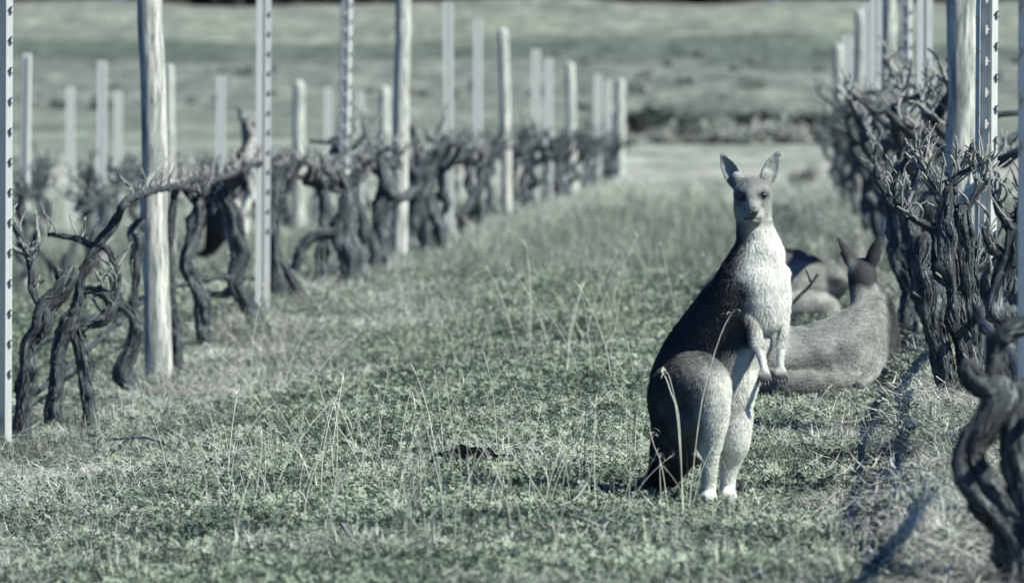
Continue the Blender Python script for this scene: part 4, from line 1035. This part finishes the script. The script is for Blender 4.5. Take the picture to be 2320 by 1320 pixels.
# ------------------------------------------------------------------ ground cover (nobody could count it)
def scatter(name, protos, pts, rot, scl, idx, label):
    col = bpy.data.collections.new(name + '_kinds')
    for i, me in enumerate(protos):
        o = bpy.data.objects.new('%s_%02d' % (name, i), me); col.objects.link(o)
    me = bpy.data.meshes.new(name); me.from_pydata(np.asarray(pts).tolist(), [], [])
    me.attributes.new('rot', 'FLOAT_VECTOR', 'POINT').data.foreach_set('vector', np.asarray(rot, np.float32).ravel())
    me.attributes.new('scl', 'FLOAT', 'POINT').data.foreach_set('value', np.asarray(scl, np.float32))
    me.attributes.new('pick', 'INT', 'POINT').data.foreach_set('value', np.asarray(idx, np.int32))
    o = link(name, me); tag(o, label, None, None, 'stuff')
    g = bpy.data.node_groups.new(name, 'GeometryNodeTree')
    g.interface.new_socket('Geometry', in_out='INPUT', socket_type='NodeSocketGeometry'); g.interface.new_socket('Geometry', in_out='OUTPUT', socket_type='NodeSocketGeometry')
    gi = g.nodes.new('NodeGroupInput'); go = g.nodes.new('NodeGroupOutput'); ip = g.nodes.new('GeometryNodeInstanceOnPoints'); ci = g.nodes.new('GeometryNodeCollectionInfo')
    ci.inputs[0].default_value = col; ci.inputs[1].default_value = True; ci.inputs[2].default_value = True
    def na(n, ty):
        a = g.nodes.new('GeometryNodeInputNamedAttribute'); a.data_type = ty; a.inputs[0].default_value = n; return a.outputs[0]
    er = g.nodes.new('FunctionNodeEulerToRotation'); g.links.new(na('rot', 'FLOAT_VECTOR'), er.inputs[0])
    g.links.new(gi.outputs[0], ip.inputs['Points']); g.links.new(ci.outputs[0], ip.inputs['Instance']); ip.inputs['Pick Instance'].default_value = True
    g.links.new(na('pick', 'INT'), ip.inputs['Instance Index']); g.links.new(er.outputs[0], ip.inputs['Rotation']); g.links.new(na('scl', 'FLOAT'), ip.inputs['Scale'])
    g.links.new(ip.outputs[0], go.inputs[0])
    md = o.modifiers.new('cover', 'NODES'); md.node_group = g
    return o

def blade(mb, base, az, lean, L, wd, curl, r_, k=4):
    """one tapering, bending grass blade"""
    d = np.array([math.cos(az), math.sin(az), 0]); s_ = np.array([-d[1], d[0], 0]); V = []
    p = np.array(base, float); a = lean
    for i in range(k + 1):
        t_ = i / k; ww = wd * (1 - t_ ** 1.6) + .0002; V += [p - s_ * ww, p + s_ * ww]
        p = p + (d * math.sin(a) + np.array([0, 0, 1]) * math.cos(a)) * L / k; a += curl / k
    mb.add(V, [(2 * i, 2 * i + 1, 2 * i + 3, 2 * i + 2) for i in range(k)])
def clover_patch(seed):
    r_ = np.random.default_rng(seed); mb = MB()
    for _ in range(58):
        rr = .085 * math.sqrt(r_.random()); a = r_.uniform(0, 6.28); h = r_.uniform(.006, .048) * (1.15 - rr * 4); c = np.array([rr * math.cos(a), rr * math.sin(a), h]); s_ = r_.uniform(.0048, .0088)
        tilt = Euler((r_.normal() * .6, r_.normal() * .6, r_.uniform(0, 6.28))).to_matrix(); tl = np.array(tilt)
        for j in range(3):
            an = j * 2.094; u = np.array([math.cos(an), math.sin(an), .18]); v = np.array([-math.sin(an), math.cos(an), 0])
            L = [u * .05, u * .6 + v * .52 + (0, 0, .12), u * 1.22 + v * .42 + (0, 0, .16), u * 1.12 + (0, 0, -.02), u * 1.22 - v * .42 + (0, 0, .16), u * .6 - v * .52 + (0, 0, .12)]
            V = (np.array(L) * s_) @ tl.T + c; mb.add(V, [(0, 1, 2, 3), (0, 3, 4, 5)])
    for _ in range(5):
        blade(mb, (r_.normal() * .05, r_.normal() * .05, 0), r_.uniform(0, 6.28), r_.uniform(.1, .6), r_.uniform(.03, .06), .0013, r_.uniform(.2, 1), r_)
    return mb.mesh('clover', M_CLOVER, False)
def tuft(seed, n, lo, hi, wd, spread, mtl, lean=.5, curl=.8):
    r_ = np.random.default_rng(seed); mb = MB()
    for _ in range(n):
        blade(mb, (r_.normal() * spread, r_.normal() * spread, -.005), r_.uniform(0, 6.28), abs(r_.normal()) * lean, r_.uniform(lo, hi), wd * r_.uniform(.7, 1.3), r_.uniform(0, curl), r_)
    return mb.mesh('tuft', mtl, False)
def straw(seed, n, L, wd, spread):
    r_ = np.random.default_rng(seed); mb = MB()
    for _ in range(n):
        blade(mb, (r_.normal() * spread, r_.normal() * spread, r_.uniform(.004, .03)), r_.uniform(0, 6.28), r_.uniform(1.25, 1.62), r_.uniform(.4, 1.2) * L, wd * r_.uniform(.6, 1.5), r_.normal() * .35, r_, 3)
    return mb.mesh('straw', M_STRAW, False)
def stem(seed):
    r_ = np.random.default_rng(seed); mb = MB(); L = 1.0; az = r_.uniform(0, 6.28); a = r_.uniform(.02, .3); p = np.zeros(3); pts = []
    cv = r_.uniform(.02, .55); d = np.array([math.cos(az), math.sin(az), 0])
    for i in range(9):
        pts.append((*p, (.0043 - .00025 * i))); p = p + (d * math.sin(a) + np.array([0, 0, 1]) * math.cos(a)) * L / 8; a += cv / 8 * (1 + i / 5)
    tube(mb, pts, 4, 0, 0, 0, seed, .12)
    e = np.array(pts[-1][:3]); e2 = np.array(pts[-2][:3]); dd = (e - e2) / np.linalg.norm(e - e2)
    for i in range(r_.integers(2, 7)):
        b0 = e2 + dd * (.13 * i / 5); blade(mb, b0, r_.uniform(0, 6.28), r_.uniform(.2, 1.3), r_.uniform(.05, .12), .004, r_.uniform(.5, 2.0), r_, 3)
    if r_.random() < .7: blade(mb, pts[r_.integers(2, 5)][:3], r_.uniform(0, 6.28), .4, .3, .004, 1.6, r_, 4)
    return mb.mesh('stem', M_STEM, False)

def wedge(n, d0, d1, margin=.9, pw=1.0, rs=None):
    """random points of the ground in view, with room to either side"""
    r_ = rs or RNG; d = (d0 ** pw + (d1 ** pw - d0 ** pw) * r_.random(n)) ** (1 / pw)
    xl = -1680 / F * d - margin; x2 = 640 / F * d + margin
    x = xl + (x2 - xl) * r_.random(n); return x, d
nH = Sines(43, 2, 14, 1.0, 4.0); nP = Sines(41, 2, 12, .15, .7); nQ = Sines(42, 2, 12, .5, 2.0)
def rowdist(x, d): return np.minimum(np.abs(x - XL), np.abs(x - xr(d)))
def straw_amount(x, d):
    XY = np.stack([x, d], -1); rr = rowdist(x, d)
    s_ = np.exp(-(rr / .62) ** 2) * .85 + .5 * np.exp(-((x + 1.95) / .55) ** 2) * smooth(40, 30, d) + .42 * smooth(.3, 1.3, nP(XY)) + .36 * smooth(.5, 1.5, nQ(XY))
    s_ += .45 * smooth(.0, .5, x - .05) * np.exp(-((d - 13.2) / 2.2) ** 2) + .5 * np.exp(-((d - 12.75) / .28) ** 2) * smooth(-1.3, -.9, x) * smooth(0, -.3, x)
    return np.clip(s_, 0, 1)
def put(x, d, dz=0.): return np.stack([x, d, G(x, d) + dz], 1)
def rots(n, tilt=.1): return np.stack([RNG.normal(0, tilt, n), RNG.normal(0, tilt, n), RNG.uniform(0, 6.28, n)], 1)

cl = [clover_patch(900 + i) for i in range(6)]
X, D = [], []
for n, a, b_ in ((9500, 9.5, 16), (10500, 16, 23), (11000, 23, 36)):
    x, d = wedge(n, a, b_, .8, 2.0); X.append(x); D.append(d)
x = np.concatenate(X); d = np.concatenate(D)
def furrow(x, d): return np.exp(-((x - np.interp(d, [9, 12, 15, 19.5, 24, 30], [.20, .33, .44, .63, .78, .9]) + .03) / .065) ** 2) * (d < 24)
keep = (RNG.random(len(x)) > furrow(x, d)) & (RNG.random(len(x)) > straw_amount(x, d) * .92) & (RNG.random(len(x)) > .75 * smooth(.45, 1.2, nH(np.stack([x, d], -1)))); x, d = x[keep], d[keep]; n = len(x)
scatter('clover', cl, put(x, d, -.004), rots(n, .12), RNG.uniform(.75, 1.35, n) * np.interp(d, [10, 20, 34], [1, 1.1, 1.5]), RNG.integers(0, 6, n), 'low clover carpeting the vineyard floor')

tf = [tuft(920 + i, 16, .03, .095, .0016, .028, M_GRASS, .45, .9) for i in range(5)]
X, D = [], []
for n, a, b_ in ((1900, 9.5, 20), (3600, 20, 36), (9000, 36, 70), (5500, 70, 112)):
    x, d = wedge(n, a, b_, 1.0, 2.0); X.append(x); D.append(d)
x = np.concatenate(X); d = np.concatenate(D); keep = RNG.random(len(x)) > furrow(x, d); x, d = x[keep], d[keep]; n = len(x)
scatter('grass', tf, put(x, d), rots(n, .1), RNG.uniform(.6, 1.3, n) * np.interp(d, [10, 25, 45, 70, 128], [.8, 1.3, 1.9, 2.6, 3.4]), RNG.integers(0, 5, n), 'short green grass tufts between the vine rows')

sw = [straw(940 + i, 34, .075, .0011, .055) for i in range(5)]
X, D = [], []
for n, a, b_ in ((12000, 9.5, 18), (13000, 18, 34), (9000, 34, 75)):
    x, d = wedge(n, a, b_, .8, 2.0); X.append(x); D.append(d)
x = np.concatenate(X); d = np.concatenate(D); keep = RNG.random(len(x)) < straw_amount(x, d) * .85 * (1 - furrow(x, d)); x, d = x[keep], d[keep]; n = len(x)
scatter('dry_straw', sw, put(x, d, .008), rots(n, .14), RNG.uniform(.7, 1.3, n) * np.interp(d, [10, 25, 40, 75], [.9, 1.2, 1.8, 2.6]), RNG.integers(0, 5, n), 'pale dry straw lying under the vine rows')

dt = [tuft(960 + i, 22, .06, .17, .0018, .03, M_STEM, .4, 1.1) for i in range(4)]
X, D = [], []
for n, a, b_ in ((900, 10, 17), (1200, 17, 34), (5200, 34, 112)):
    x, d = wedge(n, a, b_, .8, 2.0); X.append(x); D.append(d)
x = np.concatenate(X); d = np.concatenate(D)
pr = .25 * smooth(.3, 1.5, nQ(np.stack([x, d], -1))) + .9 * np.exp(-(rowdist(x, d) / .5) ** 2) * smooth(28, 45, d) + .55 * smooth(45, 85, d) + .30 * np.exp(-((d - 12.6) / .7) ** 2) + .12 * np.exp(-(rowdist(x, d) / .5) ** 2)
keep = RNG.random(len(x)) < pr * (1 - furrow(x, d)); x, d = x[keep], d[keep]; n = len(x)
scatter('dry_grass', dt, put(x, d), rots(n, .12), RNG.uniform(.6, 1.2, n) * np.interp(d, [10, 25, 45, 120], [.7, 1.0, 1.5, 2.4]), RNG.integers(0, 4, n), 'pale dry grass tufts standing in the turf')

st = [stem(980 + i) for i in range(10)]
r_ = np.random.default_rng(55); X = []
def pxd(px, d): return P(px, 660, d)[0]
for px, d, n in ((1000, 15.0, 16), (760, 16.4, 16), (850, 15.2, 14), (540, 15.0, 14), (650, 14.6, 12), (1250, 15.2, 14), (1330, 13.8, 8), (1500, 14.2, 10), (1540, 14.2, 6), (1090, 13.6, 12), (1300, 21, 12), (1200, 24, 10), (1380, 26, 12), (1560, 27, 8), (1000, 26, 6), (700, 22, 7), (420, 17, 8), (940, 13.4, 10)):
    for _ in range(n): X.append((pxd(px, d) + r_.normal() * .13, d + r_.normal() * .6, .30 if d < 20 else .42))
for px, d, n in ((1590, 14.35, 16), (1640, 14.3, 16), (1690, 14.5, 8)):
    for _ in range(n): X.append((pxd(px, d) + r_.normal() * .06, d + r_.normal() * .12, .10))
for _ in range(190):
    d = r_.uniform(11.5, 34); X.append((r_.uniform(-1500, 500) / F * d, d, .17))
X = np.array(X); n = len(X)
scatter('dry_grass_stems', st, put(X[:, 0], X[:, 1]), rots(n, .14), X[:, 2] * r_.uniform(.55, 1.35, n), r_.integers(0, 10, n), 'thin tall dry grass stems with drooping seed heads')
# a few placed stems in front of the kangaroo
def long_stem(pp, label, r=.0016, loop=True):
    w_ = path([(a, b_, 1, d_) for a, b_, d_ in pp], 14); w_ = [(x, y, z, r * (1 - .4 * i / len(w_))) for i, (x, y, z, _) in enumerate(w_)]
    w_[0] = (w_[0][0], w_[0][1], Gs(w_[0][0], w_[0][1]) - .01, r)
    o3 = np.array(w_[0][:3]); mb = MB(); tube(mb, w_, 6, 0, 0, 0, 3, .02); e = np.array(w_[-1][:3])
    r2 = np.random.default_rng(len(label))
    for k_ in range(4): blade(mb, e - (np.array(w_[-1][:3]) - np.array(w_[-2][:3])) * .25 * k_, r2.uniform(0, 6.28), r2.uniform(.2, 1.0), .035, .0022, 2.2, r2, 5)
    tag(link('grass_stem', mb.mesh('grass_stem', M_STEM, off=o3), None, o3), label, 'grass stem', 'tall dry stems before the kangaroo')
long_stem([(1555, 1050, 14.3), (1585, 940, 14.3), (1610, 830, 14.3), (1632, 760, 14.3), (1648, 725, 14.3), (1660, 708, 14.3)], 'tall dry stem crossing the kangaroo haunch with a curled head on its flank')
long_stem([(1552, 1040, 14.25), (1535, 950, 14.25), (1520, 890, 14.25), (1508, 855, 14.25), (1498, 838, 14.25)], 'dry stem with a loop head in front of the kangaroo rump', .002)
long_stem([(1548, 1045, 14.2), (1540, 970, 14.2), (1528, 900, 14.2), (1515, 850, 14.2), (1506, 840, 14.2)], 'second dry stem leaning beside the looped one before the rump', .0016)
long_stem([(1522, 1110, 14.2), (1500, 1060, 14.2), (1482, 1010, 14.2), (1472, 975, 14.2)], 'short dry stem crossing the kangaroo tail', .0014)

# low scrub on the slope
sc_m = [leaf_cloud(420, .16, 840 + i).mesh('scrub', M_SCRUB, False) for i in range(4)]
n = 110; d = 255 + 150 * RNG.random(n); xx = (-1780 + 2600 * RNG.random(n)) / F * d
keep = (nP(np.stack([xx * .25, d * .1], -1)) > -.1); xx, d = xx[keep], d[keep]
d2 = 196 + 30 * RNG.random(60); xx = np.r_[xx, (-400 + 700 * RNG.random(60)) / F * d2]; d = np.r_[d, d2]; n = len(xx)
scatter('scrub_vegetation', sc_m, put(xx, d, .1), rots(n, .1), RNG.uniform(.3, 1.1, n), RNG.integers(0, 4, n), 'blurred grey scrub mottling the hillside')
